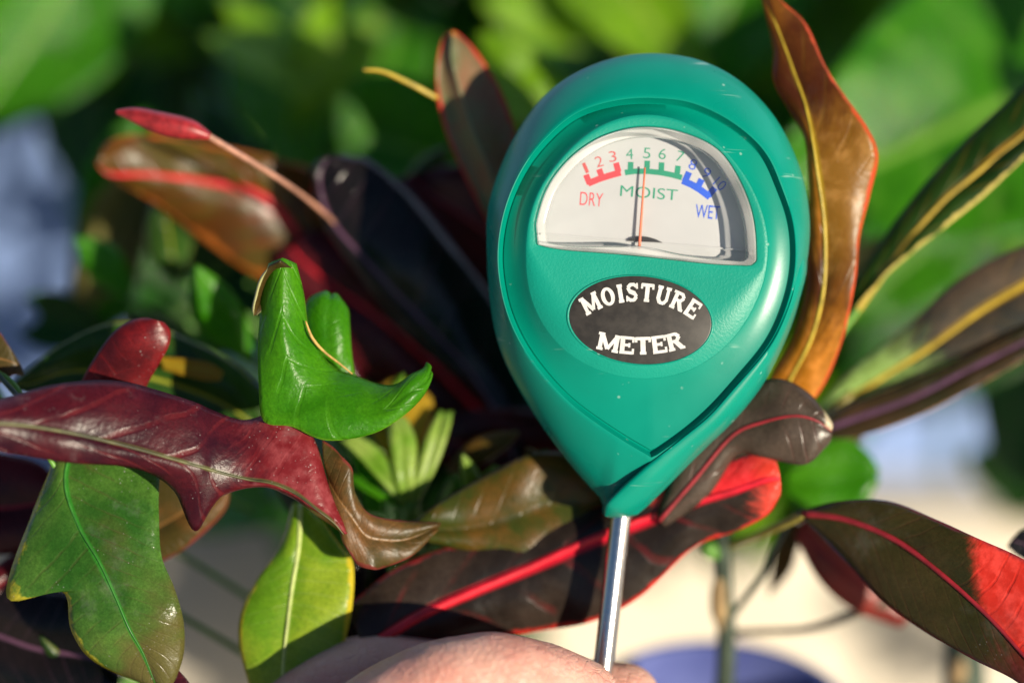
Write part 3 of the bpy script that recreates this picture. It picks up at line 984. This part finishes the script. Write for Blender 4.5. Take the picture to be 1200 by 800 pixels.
leaf(cl, secs([(620,370,640,350,660,300,52), (560,345,590,290,620,230,50), (505,310,545,255,585,185,48), (470,250,500,225,560,190,47), (455,215,480,205,520,195,47)]), L['wine'], M['rib_wine'], .6, cup=1.0, seed=8)
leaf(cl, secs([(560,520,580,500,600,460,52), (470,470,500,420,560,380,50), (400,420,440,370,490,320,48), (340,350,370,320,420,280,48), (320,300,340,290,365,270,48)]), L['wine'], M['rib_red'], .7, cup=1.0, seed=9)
leaf(cl, secs([(700,440,690,410,680,370,54), (600,440,600,395,610,330,52), (540,400,550,360,570,310,52), (505,350,515,330,530,310,53)]), L['red_shade'], None, cup=.8, seed=10)
# dark leaf with the red midrib that runs behind the probe
leaf(cl, secs([(405,712,428,762,445,790,13), (460,668,490,722,500,770,14), (525,640,560,690,560,752,15), (600,622,630,660,625,740,16), (680,600,700,628,692,728,16), (740,578,768,603,752,697,16), (800,555,820,586,812,642,15), (850,541,864,573,862,622,14),
               (886,531,896,562,898,603,13), (909,540,914,560,914,580,13)], 2, 2),
     L['red_black'], M['rib_red'], 1.1, cup=.9, wave=.5, seed=11, label='black leaf with a bright red midrib, rim and end behind the probe')
leaf(cl, secs([(480,612,482,618,490,632,15), (520,585,535,620,550,646,16), (575,553,590,610,610,656,17), (630,530,650,590,665,655,18), (690,535,705,590,725,640,19), (750,560,755,580,770,600,20)]), L['olive'], None, cup=1.0, wave=.6, seed=12,
     label='olive and rust mottled leaf above the red midrib')
leaf(cl, secs([(640,570,660,560,690,500,40), (580,560,600,530,620,480,39), (520,545,540,520,560,480,38), (470,520,490,505,505,490,38)]), L['wine'], None, cup=.6, seed=13)
leaf(cl, secs([(-90,432,-90,430,-90,428,10), (-40,470,-40,430,-40,380,10), (-10,455,-8,420,-6,385,10), (15,440,16,425,10,405,10), (28,440,28,436,26,430,11)]), L['olive_back'], None, seed=14)
leaf(cl, secs([(-130,596,-130,594,-130,592,28), (-60,640,-60,590,-60,520,26), (0,650,0,595,0,530,25), (40,640,42,590,42,540,24), (68,600,68,585,66,560,24)]), L['wine'], None, cup=1, seed=15)
leaf(cl, secs([(185,660,180,620,165,560,20), (220,640,215,600,200,545,19), (262,600,255,570,235,540,19), (270,570,266,560,262,548,19)]), L['olive_back'], None, cup=1, seed=16)
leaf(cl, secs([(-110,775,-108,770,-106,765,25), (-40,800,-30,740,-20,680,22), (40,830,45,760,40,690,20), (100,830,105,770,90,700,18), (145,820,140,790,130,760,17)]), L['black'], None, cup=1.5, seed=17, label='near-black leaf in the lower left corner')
leaf(cl, secs([(165,840,200,830,240,830,4), (172,800,196,795,222,800,4), (178,778,190,775,206,782,4), (184,768,187,767,191,770,4)]), L['burgundy'], None, seed=18)
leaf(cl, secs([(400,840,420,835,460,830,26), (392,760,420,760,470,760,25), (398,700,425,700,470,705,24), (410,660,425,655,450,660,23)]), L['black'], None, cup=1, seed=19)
for pts, rr in [([(560, 560, 32), (565, 640, 32), (560, 760, 34), (540, 900, 40), (500, 1150, 50)], [3, 3.2, 3.5, 4, 5]),
                ([(300, 500, 26), (330, 560, 30), (400, 680, 36), (470, 860, 42), (490, 1150, 52)], [2, 2.2, 2.6, 3.2, 4]),
                ([(-10, 430, 8), (40, 490, 6), (75, 570, 14), (160, 760, 26), (380, 1150, 50)], [.5, .6, 1.0, 2.0, 3.5])]:
    stalk(cl, pts, rr, M['bark_green'])

# ---------------------------------------------------------------- young green shoot in the middle
gs = thing('green_shoot', 'young fresh green plant with a curled leaf and pale shoots beside the burgundy leaf', 'plant', (-.02, .03, .13))
cu_ = leaf(gs, [((315,309,2),(331,302,0),(347,309,2)), ((307,345,3),(330,345,-.5),(356,345,3)), ((303,400,3),(332,398,-.5),(362,386,4)), ((303,450,2),(344,436,0),(377,415,5)), ((309,493,1),(366,460,1),(395,433,6)),
                ((342,499,0),(392,470,1),(413,440,6)), ((383,516,0),(425,480,1),(440,449,5)), ((440,507,1),(454,478,1),(463,450,3)), ((478,482,1),(480,460,1),(481,439,3)), ((497,462,3),(499,446,3),(495,432,4)), ((503,443,4),(504,433,4),(501,424,4))],
           L['fresh'], None, cup=.6, wave=.2, seed=20, label='bright green heart-shaped leaf curled over at the top left')
vein = [P(*p) - gs.location for p in [(358, 376, 2), (366, 396, 2.5), (380, 412, 4), (398, 426, 4.5), (413, 438, 5)]]
link('dry_vein', tube_mesh(vein, [.00015, .0003, .00024, .0002, .00012], 8, 30), M['rib_brown'], cu_)
leaf(gs, [((352,430,9),(380,440,9),(416,442,9)), ((357,398,9),(385,410,7),(412,412,9)), ((357,368,9),(384,380,7),(410,385,9)), ((362,350,10),(386,355,8),(408,362,10)), ((375,345,11),(388,346,10),(399,349,11))], L['fresh'], None, cup=.8, seed=21)
leaf(gs, [((316,311,0),(328,306,-2),(342,313,1)), ((305,327,1),(318,326,3),(340,333,2)), ((299,348,2),(309,346,4),(326,350,3)), ((296,362,2),(301,361,3),(309,362,3)), ((297,369,3),(299,369,3),(301,369,3))], L['brown_back'], None, seed=22, thick=.5,
     label='brown rolled back of the curled leaf')
leaf(gs, secs([(343,590,352,590,362,590,15), (328,640,350,640,398,638,13), (300,680,342,690,414,662,12), (284,712,337,730,412,715,11), (280,755,332,775,398,770,11), (296,815,330,830,372,825,12)], 1, 1), L['lime'], M['rib_pale'], .6, cup=.8, wave=.3, seed=23,
     label='yellow green leaf half in shade above the hand')
for i, (rows, mt) in enumerate([
    ([(474,592,480,594,487,592,28), (458,545,470,545,486,545,29), (432,500,466,505,500,505,31), (425,470,462,470,507,470,33), (455,445,470,445,490,450,35)], 'yellow'),
    ([(468,588,473,592,478,590,26), (440,558,452,562,462,552,25), (415,530,428,535,440,522,26), (398,514,405,514,414,508,27)], 'shoot'),
    ([(478,592,483,594,489,590,26), (488,550,500,552,512,545,25), (500,510,512,515,526,505,26), (515,480,520,484,530,482,28)], 'shoot'),
    ([(476,594,481,596,486,594,26), (462,560,472,555,486,558,24), (456,515,470,510,488,520,25), (455,490,465,485,478,492,27)], 'shoot'),
    ([(470,590,474,594,478,596,26), (440,572,446,582,452,588,26), (412,556,416,562,420,570,27), (395,545,398,548,402,552,29)], 'fresh'),
    ([(490,606,494,610,500,612,26), (512,592,520,602,532,610,25), (535,575,545,588,556,592,25), (550,570,556,574,560,578,26)], 'shoot'),
    ([(540,585,545,590,552,592,27), (556,565,562,570,572,578,27), (570,552,578,556,585,562,28), (578,546,582,548,588,550,29)], 'shoot'),
    ([(430,600,440,602,450,600,31), (418,560,430,560,446,562,31), (408,525,420,520,434,525,32), (405,495,412,492,422,495,33)], 'fresh')]):
    leaf(gs, secs(rows), L[mt], None, cup=.5, seed=24 + i, na=5)
stalk(gs, [(482, 586, 26), (482, 600, 27), (488, 700, 33), (495, 850, 36), (500, 1130, 45)], [1.5, 1.8, 2.0, 2.6, 3.4], M['petiole_green'])
stalk(gs, [(352, 590, 15), (360, 560, 22), (420, 640, 28), (486, 760, 32)], [.8, .9, 1.2, 1.6], M['petiole_green'], 'petiole')
stalk(gs, [(414, 441, 6), (426, 470, 34), (455, 560, 42), (485, 640, 44)], [.6, .8, 1.0, 1.2], M['petiole_green'], 'petiole')
leaf(gs, secs([(330,545,330,520,325,480,29), (250,520,255,470,275,425,27), (160,500,165,440,190,385,25), (80,480,85,435,130,378,23), (30,460,34,450,70,405,21), (10,455,12,452,20,442,20)], 1, 1), L['deep'], None, cup=.8, seed=33,
     label='dark green leaf with pale rim behind the red leaf tip')
leaf(gs, secs([(185,418,190,426,190,432,22), (215,420,218,430,216,440,22), (245,425,246,435,242,446,22), (262,436,260,440,258,446,22)]), L['yellow'], None, seed=34, na=4)
stalk(gs, [(-20, 428, 10), (20, 455, 8), (60, 540, 6), (80, 560, 10)], [.45, .5, .5, .5], M['petiole_green'], 'petiole')



def small_leaf(root, bx, by, bd, ang, ln, wd, mt, seed, tilt=0):
    """Small leaf from base pixel (bx, by) growing at ang degrees (0 right, 90 up), ln px long and wd px wide, tip tilt mm nearer or farther."""
    dx, dy = math.cos(R(ang)), -math.sin(R(ang))
    rows = []
    for t_, w_ in ((0, .06), (.18, .55), (.45, 1.0), (.72, .82), (.92, .35), (1, .05)):
        bend = ln * .10 * math.sin(t_ * 2.2 + seed)
        x, y, h = bx + dx * ln * t_ - dy * bend, by + dy * ln * t_ + dx * bend, wd * w_ / 2
        rows.append((x + dy * h, y - dx * h, x, y, x - dy * h, y + dx * h, bd + tilt * t_))
    leaf(root, secs(rows, 1.0, 1.0), L[mt], None, cup=.6, wave=.3, seed=seed, na=5)
    stalk(root, [(bx, by, bd), (bx + (470 - bx) * .25, by + 35, bd + 8), (bx + (480 - bx) * .6, by + 120, bd + 16)], [.5, .55, .7], M['petiole_green'], 'petiole')


for k, a_ in enumerate([
    (300, 420, 40, 120, 130, 58, 'fresh', -8), (250, 430, 46, 150, 120, 52, 'deep', -6), (215, 330, 55, 110, 110, 60, 'deep', -8), (150, 350, 52, 135, 95, 46, 'fresh', -4), (290, 330, 58, 80, 100, 46, 'lime', -6),
    (420, 470, 34, 115, 90, 34, 'wine', -4), (450, 520, 32, 70, 85, 26, 'lime', -6), (530, 560, 30, 35, 95, 30, 'olive', -6), (590, 600, 28, 60, 90, 34, 'deep', -6), (560, 600, 27, 110, 70, 22, 'shoot', -5),
    (430, 620, 30, 165, 80, 28, 'fresh', -4), (60, 660, 24, 200, 95, 44, 'wine', -5), (90, 600, 30, 160, 90, 40, 'deep', -4),
    (130, 790, 22, 150, 95, 36, 'deep', -4), (60, 770, 24, 120, 90, 36, 'wine', -4), (20, 740, 26, 60, 80, 34, 'deep', -4),
    (640, 590, 24, 110, 70, 30, 'olive', -4), (500, 640, 24, 150, 60, 22, 'red_tip', -4), (400, 300, 52, 100, 95, 44, 'rust', -6), (480, 260, 56, 60, 100, 40, 'deep', -6), (20, 480, 28, 150, 80, 34, 'fresh', -4)]):
    small_leaf(cl if a_[6] in ('wine', 'olive', 'rust', 'red_tip') else gs, *a_[:7], 60 + k, a_[7])

# ---------------------------------------------------------------- croton on the right, in the blue pot
POT = Vector((.042, .0083, .174))
cr_ = thing('croton_plant', 'croton plant with long amber and dark olive leaves growing from the blue pot', 'croton', (.042, .0083, .15))
leaf(cr_, secs([(893,478,908,482,926,486,20), (905,441,925,446,960,459,19), (930,396,950,398,988,396,17), (944,346,964,345,1003,330,15), (948,300,967,300,1008,276,14), (950,252,965,254,1020,226,13), (947,202,958,205,1029,182,12), (942,160,952,165,1017,150,12),
                (925,130,944,125,992,115,13), (908,96,932,90,966,76,14), (907,58,918,52,944,30,15), (893,2,899,2,914,-2,16), (880,-40,884,-40,890,-42,18)], 2, -1),
     L['amber'], M['rib_yellow'], .45, cup=.8, wave=.7, seed=40, label='tall amber leaf with red rim beside the meter')
leaf(cr_, secs([(975,395,978,397,984,396,30), (985,360,1000,370,1008,356,29), (1020,300,1042,312,1050,312,28), (1070,232,1095,246,1105,268,26), (1130,165,1160,190,1158,225,25), (1200,100,1215,145,1215,170,24), (1260,40,1275,85,1275,110,23), (1330,0,1335,10,1340,20,22)], 2, -1),
     L['dark_rim'], M['rib_yellow'], .8, cup=1.0, seed=41, label='long dark green leaf with orange midrib and pale rim')
leaf(cr_, secs([(950,490,955,495,962,500,36), (990,440,1005,460,1012,480,35), (1060,385,1085,410,1095,430,33), (1120,330,1155,360,1165,405,31), (1190,292,1225,320,1240,375,29), (1270,270,1290,290,1300,330,28), (1340,270,1345,280,1350,290,28)]),
     L['slate'], M['rib_yellow'], .7, cup=1.2, seed=42, label='slate brown leaf with a yellow midrib')
leaf(cr_, secs([(945,505,950,508,955,512,33), (985,478,995,492,1002,512,32), (1060,448,1070,465,1075,488,31), (1125,420,1135,432,1145,452,30), (1190,385,1205,398,1215,412,29), (1260,355,1275,365,1285,372,29), (1340,330,1342,335,1345,340,29)]),
     L['plum'], M['rib_plum'], .9, cup=1.0, seed=43, label='dark olive leaf with plum midrib, lowest of the long leaves on the right')
leaf(cr_, secs([(770,600,772,610,780,618,14), (800,520,815,560,830,580,13), (845,478,858,510,862,535,12), (878,452,895,494,892,535,11), (915,444,930,487,922,542,10), (950,462,955,492,945,543,10), (972,492,974,505,970,522,11)], 1.5, 1.5),
     L['bronze'], M['rib_wine'], .5, cup=.8, wave=.4, seed=44, label='bronze brown leaf tucked behind the lower right of the meter')
leaf(cr_, secs([(938,598,941,601,944,608,16), (985,587,990,608,988,655,12), (1040,587,1050,633,1030,700,8), (1098,609,1105,674,1082,738,4), (1150,632,1160,724,1140,772,0), (1200,655,1215,785,1195,800,-4), (1255,690,1265,838,1250,850,-8), (1310,760,1315,880,1310,890,-11)], 1.5, 1.5),
     L['dark_red_patch'], M['rib_wine'], .7, cup=.9, wave=.3, seed=45, label='large dark olive leaf with a bright red patch at lower right')
leaf(cr_, secs([(930,625,935,615,940,605,36), (960,680,985,660,1000,630,38), (1000,715,1030,690,1050,660,40), (1055,735,1070,715,1090,690,42)]), L['red_shade'], None, cup=.8, seed=46)
leaf(cr_, secs([(1180,640,1185,632,1195,622,20), (1200,655,1210,640,1215,615,20), (1250,670,1255,650,1255,620,20), (1300,660,1302,650,1304,640,20)]), L['black'], None, seed=47)
leaf(cr_, secs([(900,700,905,660,915,610,52), (930,660,950,600,960,560,50), (925,600,940,560,952,520,48), (950,560,970,535,985,515,48), (1000,505,1010,510,1015,520,48)]), L['olive'], None, seed=48, cup=.5)
leaf(cr_, secs([(925,590,920,565,925,545,44), (955,612,955,565,955,522,43), (990,612,990,560,990,512,43), (1015,590,1015,555,1015,528,43), (1026,568,1026,555,1026,545,44)]), L['fresh'], None, cup=1.0, seed=49, label='round bright green leaf below the long leaves')
stalk(cr_, [(840, 850, 55), (849, 800, 50), (851, 740, 46), (848, 690, 42), (846, 645, 38), (850, 600, 34), (880, 520, 30), (930, 480, 24)], [2.2, 2.0, 1.9, 1.85, 1.8, 1.7, 1.6, 1.4], M['bark_green'])
stalk(cr_, [(846, 735, 44.5), (843, 715, 43), (843, 690, 41), (845, 672, 39.5)], [.9, 1.7, 1.7, .8], M['bark_tan'], 'bark_patch')
stalk(cr_, [(851, 728, 46), (870, 705, 42), (895, 672, 36), (908, 640, 30), (928, 608, 22), (941, 601, 16)], [.8, .7, .65, .65, .75, .9], M['bark_green'], 'branch')
stalk(cr_, [(853, 742, 46), (890, 740, 46), (950, 736, 44), (1000, 720, 42), (1045, 702, 40)], [1.0, .75, .75, 1.0, 1.1], M['bark'], 'branch')
stalk(cr_, [(852, 640, 38), (880, 630, 30), (915, 615, 22), (943, 602, 16)], [.9, .8, .9, .9], M['petiole'], 'petiole')
stalk(cr_, [(826, 640, 36), (832, 645, 36), (841, 652, 38)], [1.6, 1.8, .8], M['petiole_green'], 'bud')
stalk(cr_, [(930, 480, 24), (955, 500, 32), (1000, 460, 34)], [1.3, 1.1, .8], M['petiole'], 'petiole')
stalk(cr_, [(915, 485, 22), (950, 440, 26), (978, 398, 29), (1005, 362, 28.5)], [1.2, 1.1, 1.0, .8], M['petiole_green'], 'petiole')

# ---------------------------------------------------------------- pots and trough
t = NT('blue_glaze')
obj = t.n('ShaderNodeTexCoord').outputs['Object']
t.set(Base_Color=t.mix(t.step(t.noise(60, 4, .6, obj), .3, .7), (.08, .10, .30), (.14, .17, .42)), Roughness=.18, Coat_Weight=.5)
M['blue_glaze'] = t.m
M['soil'] = plain('soil', (.035, .024, .017), .9, var=.6, scale=400, bump=1.0, bdist=.002)
M['trough'] = plain('trough_dark', (.03, .03, .035), .5, scale=80)


def lathe(profile, n=56):
    V, F = [], []
    for r, z in profile:
        for k in range(n):
            a = 2 * math.pi * k / n
            V.append((r * math.cos(a), r * math.sin(a), z))
    for j in range(len(profile) - 1):
        for k in range(n):
            F.append((j * n + k, j * n + (k + 1) % n, (j + 1) * n + (k + 1) % n, (j + 1) * n + k))
    F.append(tuple(range(n))[::-1])
    return mesh_from(V, F, sharp=R(50))


def soil_mesh(rx, ry, seed, n=48, rings=14, box=False):
    V, F = [], []
    if box:
        for i in range(61):
            for j in range(25):
                x, y = (i / 60 - .5) * 2 * rx, (j / 24 - .5) * 2 * ry
                V.append((x, y, .004 * noise.noise(Vector((x * 60, y * 60, seed))) + .003 * noise.noise(Vector((x * 190, y * 190, seed)))))
        for i in range(60):
            for j in range(24):
                F.append((i * 25 + j, (i + 1) * 25 + j, (i + 1) * 25 + j + 1, i * 25 + j + 1))
        return mesh_from(V, F)
    V.append((0, 0, 0))
    for i in range(1, rings + 1):
        for k in range(n):
            a = 2 * math.pi * k / n
            x, y = rx * i / rings * math.cos(a), rx * i / rings * math.sin(a)
            V.append((x, y, .003 * noise.noise(Vector((x * 90, y * 90, seed))) + .002 * noise.noise(Vector((x * 260, y * 260, seed)))))
    for k in range(n):
        F.append((0, 1 + k, 1 + (k + 1) % n))
    for i in range(rings - 1):
        for k in range(n):
            F.append((1 + i * n + k, 1 + (i + 1) * n + k, 1 + (i + 1) * n + (k + 1) % n, 1 + i * n + (k + 1) % n))
    return mesh_from(V, F)


pot = thing('flower_pot', 'blue glazed round pot at the bottom right holding the amber-leaved croton', 'flower pot', (POT.x, POT.y, .001))
H = POT.z - .001
link('pot_body', lathe([(.021, 0), (.022, .002), (.026, H * .6), (.0285, H - .016), (.0300, H - .014), (.0306, H - .003), (.0300, H), (.0285, H), (.0278, H - .004), (.0262, H - .02), (.025, H - .03)]), M['blue_glaze'], pot)
so = link('soil', soil_mesh(.0262, 0, 3), M['soil'], pot)
so.location = (0, 0, H - .015)
tr = thing('planter_trough', 'dark planter trough below the leaves that holds the left plants', 'planter', (-.062, .002, .001))
bm = bmesh.new()
bmesh.ops.create_cube(bm, size=1)
for v in bm.verts:
    v.co = Vector((v.co.x * .150, v.co.y * .085, (v.co.z + .5) * .148))
    if v.co.z < .01:
        v.co.x *= .9
        v.co.y *= .85
top = [f for f in bm.faces if f.normal.z > .9]
bmesh.ops.inset_region(bm, faces=top, thickness=.005)
top = [f for f in bm.faces if f.normal.z > .9 and len(f.verts) == 4 and all(abs(v.co.x) < .0749 - .003 for v in f.verts)]
for f in top:
    for v in f.verts:
        v.co.z -= .02
me = bpy.data.meshes.new('trough')
bm.to_mesh(me); bm.free()
link('trough_body', me, M['trough'], tr)
so = link('soil', soil_mesh(.0695, .037, 5, box=True), M['soil'], tr)
so.location = (0, 0, .134)

# dark stake at the lower right
st = thing('plant_stake', 'blurred dark stem standing behind the red-patched leaf at lower right', 'stem', (.1, .03, .001))
stalk(st, [(1128, 700, 62), (1130, 760, 66), (1132, 850, 72), (1134, 1000, 82), (1136, 1300, 100)], [3.2, 4.2, 4.6, 4.8, 5.0], M['bark_green'], 'stalk', 14)
stalk(st, [(1122, 800, 62), (1122, 785, 61), (1124, 772, 60)], [1.2, 2.0, 1.0], M['bark_tan'], 'bark_patch')

# ---------------------------------------------------------------- big-leaved climber behind
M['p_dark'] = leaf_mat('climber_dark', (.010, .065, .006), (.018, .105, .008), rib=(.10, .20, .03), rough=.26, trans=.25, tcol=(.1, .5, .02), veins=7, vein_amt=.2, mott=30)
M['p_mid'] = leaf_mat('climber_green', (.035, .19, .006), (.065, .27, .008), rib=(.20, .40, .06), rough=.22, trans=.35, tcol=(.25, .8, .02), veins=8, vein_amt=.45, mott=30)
M['p_lime'] = leaf_mat('climber_lime', (.15, .36, .008), (.27, .48, .014), rib=(.34, .45, .08), rough=.28, trans=.35, tcol=(.5, .9, .04), veins=7, vein_amt=.2, mott=30)
M['p_pale'] = leaf_mat('climber_yellowed', (.26, .24, .07), (.34, .32, .12), rib=(.4, .4, .15), rough=.4, trans=.3, tcol=(.7, .6, .1), veins=7, vein_amt=.2, mott=30)


def heart_mesh(seed, asp=.78, droop=.35, cupv=.10):
    """Heart-shaped leaf, base at the origin, tip towards -Y, face towards +Z, unit length."""
    V, F, U = [], [], []
    ns, na = 22, 7
    w = 2 * na + 1
    for i in range(ns + 1):
        t_ = i / ns
        hw = asp * .5 * (math.sin(math.pi * min(1, (t_ * .94 + .06)) ** .62)) ** .85 * (1 - .12 * t_) if t_ < .999 else .002
        for k in range(w):
            a = (k - na) / na
            x = a * hw
            y = -(t_ - .22 * abs(a) ** 1.4 * (1 - t_) ** 3)
            z = cupv * abs(a) ** 1.3 - droop * .5 * t_ ** 2 + .025 * math.sin(9 * t_ + seed + 2 * a) * abs(a) + .02 * noise.noise(Vector((x * 4, y * 4, seed)))
            V.append((x, y, z))
            U.append((k / (w - 1), t_))
    for i in range(ns):
        for k in range(w - 1):
            F.append((i * w + k, (i + 1) * w + k, (i + 1) * w + k + 1, i * w + k + 1))
    return mesh_from(V, F, U)


hm = {}
for mk in ('p_dark', 'p_mid', 'p_lime', 'p_pale'):
    for sd_ in range(3):
        me = heart_mesh(sd_ * 3.1 + len(hm), .70 + .1 * sd_, .25 + .2 * sd_, .06 + .07 * sd_)
        me.materials.append(M[mk])
        hm[(mk, sd_)] = me
cb = thing('climber_plant', 'large-leaved green climber out of focus in front of the white wall', 'climbing plant', (0, WALL_Y - .03, .001))


def put_leaf(x, y, d, length, mk, sd_, roll, tilt, yaw):
    """Leaf centre at pixel (x, y), d mm behind focus; roll turns the tip in the picture plane, tilt and yaw lean it."""
    o = bpy.data.objects.new('leaf', hm[(mk, sd_)])
    COL.objects.link(o)
    o.parent = cb
    base = Matrix((RIGHT, UP, -FWD)).transposed().to_4x4()
    rot = base @ Matrix.Rotation(roll, 4, 'Z') @ Matrix.Rotation(tilt, 4, 'X') @ Matrix.Rotation(yaw, 4, 'Y')
    loc = P(x, y, d) - cb.location
    o.matrix_local = Matrix.Translation(loc) @ rot @ Matrix.Diagonal((length, length, length, 1)) @ Matrix.Translation((0, .5, 0))
    if 'thick' not in o.modifiers:
        m_ = o.modifiers.new('thick', 'SOLIDIFY')
        m_.thickness = .008
        m_.offset = 0
    return o


# hand-placed leaves that the photograph shows, then the mass behind them
for a in [
    (1110, 150, 92, .105, 'p_mid', 0, R(-66), R(-22), R(-8)), (1130, 260, 150, .060, 'p_mid', 1, R(-20), R(-10), R(15)), (760, 20, 110, .040, 'p_lime', 0, R(40), R(-20), R(10)),
    (840, 40, 125, .045, 'p_mid', 1, R(-20), R(-10), R(0)), (700, 5, 120, .036, 'p_lime', 1, R(70), R(0), R(0)), (630, 115, 70, .026, 'p_lime', 0, R(60), R(-10), R(10)), (30, 60, 120, .050, 'p_mid', 1, R(-30), R(-10), R(20)),
    (90, 20, 140, .040, 'p_lime', 0, R(60), R(-30), R(0)), (140, 45, 150, .038, 'p_lime', 1, R(80), R(-30), R(0)), (110, 55, 150, .03, 'p_pale', 1, R(20), R(-20), R(0)), (330, 72, 110, .026, 'p_lime', 0, R(60), R(5), R(35)), (375, 92, 115, .026, 'p_lime', 1, R(-20), R(0), R(30)),
    (345, 150, 140, .034, 'p_mid', 1, R(20), R(-20), R(0)), (440, 110, 150, .036, 'p_mid', 0, R(-15), R(-10), R(0)), (520, 185, 80, .034, 'p_mid', 2, R(75), R(-15), R(0)),
    (125, 300, 90, .034, 'p_pale', 0, R(-28), R(0), R(50)), (150, 300, 95, .042, 'p_mid', 1, R(-25), R(0), R(10)), (235, 345, 80, .045, 'p_dark', 2, R(-40), R(-15), R(10)), (270, 280, 90, .045, 'p_dark', 0, R(30), R(-15), R(-10)),
    (90, 380, 70, .016, 'p_dark', 1, R(80), R(0), R(0)), (1195, 500, 140, .040, 'p_dark', 0, R(0), R(-10), R(20)), (1195, 260, 120, .020, 'p_lime', 1, R(0), R(0), R(60)), (1040, 330, 90, .03, 'p_mid', 0, R(-50), R(-10), R(0)),
    (1000, 320, 70, .014, 'p_pale', 0, R(-20), R(0), R(0)), (1080, 400, 110, .05, 'p_dark', 1, R(-50), R(-10), R(0)), (1150, 330, 130, .05, 'p_dark', 2, R(-60), R(-10), R(0)), (270, 580, 110, .036, 'p_mid', 0, R(70), R(-40), R(0)),
    (190, 130, 170, .045, 'p_dark', 1, R(20), R(-10), R(0)), (70, 70, 150, .035, 'p_dark', 0, R(-10), R(-10), R(0)), (125, 190, 140, .034, 'p_dark', 2, R(10), R(-20), R(10)),
]:
    put_leaf(*a)


def open_wall(x, y):
    """Places where the photograph shows the bare wall between the plants."""
    return (x < 185 and 70 < y < 520) or (y > 430 and x > 930 and not x > 1260) or y > 600 or (y > 520 and x < 420)


def shades_bare_wall(p):
    q = p - to_sun * ((p.y - WALL_Y) / to_sun.y)
    v = q - CAMPOS
    dep = v.dot(FWD)
    x = 600 + v.x / dep * DIST / S
    y = 400 - v.dot(UP) / dep * DIST / S
    return (-190 < x < 230 and 10 < y < 560) or (930 < x < 1270 and 400 < y < 660)


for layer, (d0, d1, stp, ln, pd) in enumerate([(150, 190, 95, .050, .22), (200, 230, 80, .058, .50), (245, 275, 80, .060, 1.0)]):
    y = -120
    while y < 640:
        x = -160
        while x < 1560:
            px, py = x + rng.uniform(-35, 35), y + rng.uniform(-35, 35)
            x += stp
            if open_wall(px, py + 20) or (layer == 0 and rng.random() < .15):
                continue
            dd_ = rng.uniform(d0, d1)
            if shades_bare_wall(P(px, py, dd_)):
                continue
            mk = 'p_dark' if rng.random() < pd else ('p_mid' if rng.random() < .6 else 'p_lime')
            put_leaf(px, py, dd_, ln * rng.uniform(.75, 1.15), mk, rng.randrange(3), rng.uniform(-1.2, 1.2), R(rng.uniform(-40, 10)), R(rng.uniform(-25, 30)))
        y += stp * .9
for i in range(9):
    x = -60 + i * 165
    stalk(cb, [(x + 40 * math.sin(i), -200, 250), (x, 100, 245), (x + 25, 350, 250), (x + 10, 560, 262)], [1.6, 1.8, 2.0, 2.2], M['petiole_green'], 'vine')

# mostly unseen leaves added to the climber along sun rays to shade the wall
def shade_leaf(x, y, s_, ln, mk='p_dark'):
    """A leaf on the line from wall point (x, y in px) towards the sun, s_ metres from the wall."""
    ray = P(x, y, 0) - CAMPOS
    T = CAMPOS + ray * ((WALL_Y - CAMPOS.y) / ray.y)
    q = T + to_sun * s_
    v = q - CAMPOS
    k = v.dot(FWD)
    sx, sy = 600 + v.x / k * DIST / S, 400 - v.dot(UP) / k * DIST / S
    if 640 < sx < 1260 and 400 < sy < 900:
        return                                  # the photograph shows nothing there
    q = q - cb.location
    o = put_leaf(0, 0, 0, ln, mk, rng.randrange(3), 0, 0, 0)
    face = (to_sun * .6 - FWD * .4 + Vector((rng.uniform(-.3, .3), rng.uniform(-.3, .3), rng.uniform(-.3, .3)))).to_track_quat('Z', 'Y').to_matrix().to_4x4()
    o.matrix_local = Matrix.Translation(q) @ face @ Matrix.Rotation(rng.uniform(-1, 1), 4, 'Z') @ Matrix.Diagonal((ln, ln, ln, 1)) @ Matrix.Translation((0, .5, 0))


for i in range(10):
    x, y = rng.uniform(620, 1230), rng.uniform(-150, 420)
    shade_leaf(x, y, rng.uniform(.17, .26) + max(0, 1000 - x) * .00028, .055)
for i in range(40):
    shade_leaf(rng.uniform(150, 360), rng.uniform(540, 780), rng.uniform(.08, .13), .036)

for x, y, s_ in [(905, 640, .12), (925, 690, .12), (945, 735, .12), (1000, 745, .11)]:
    shade_leaf(x, y, s_, .026)
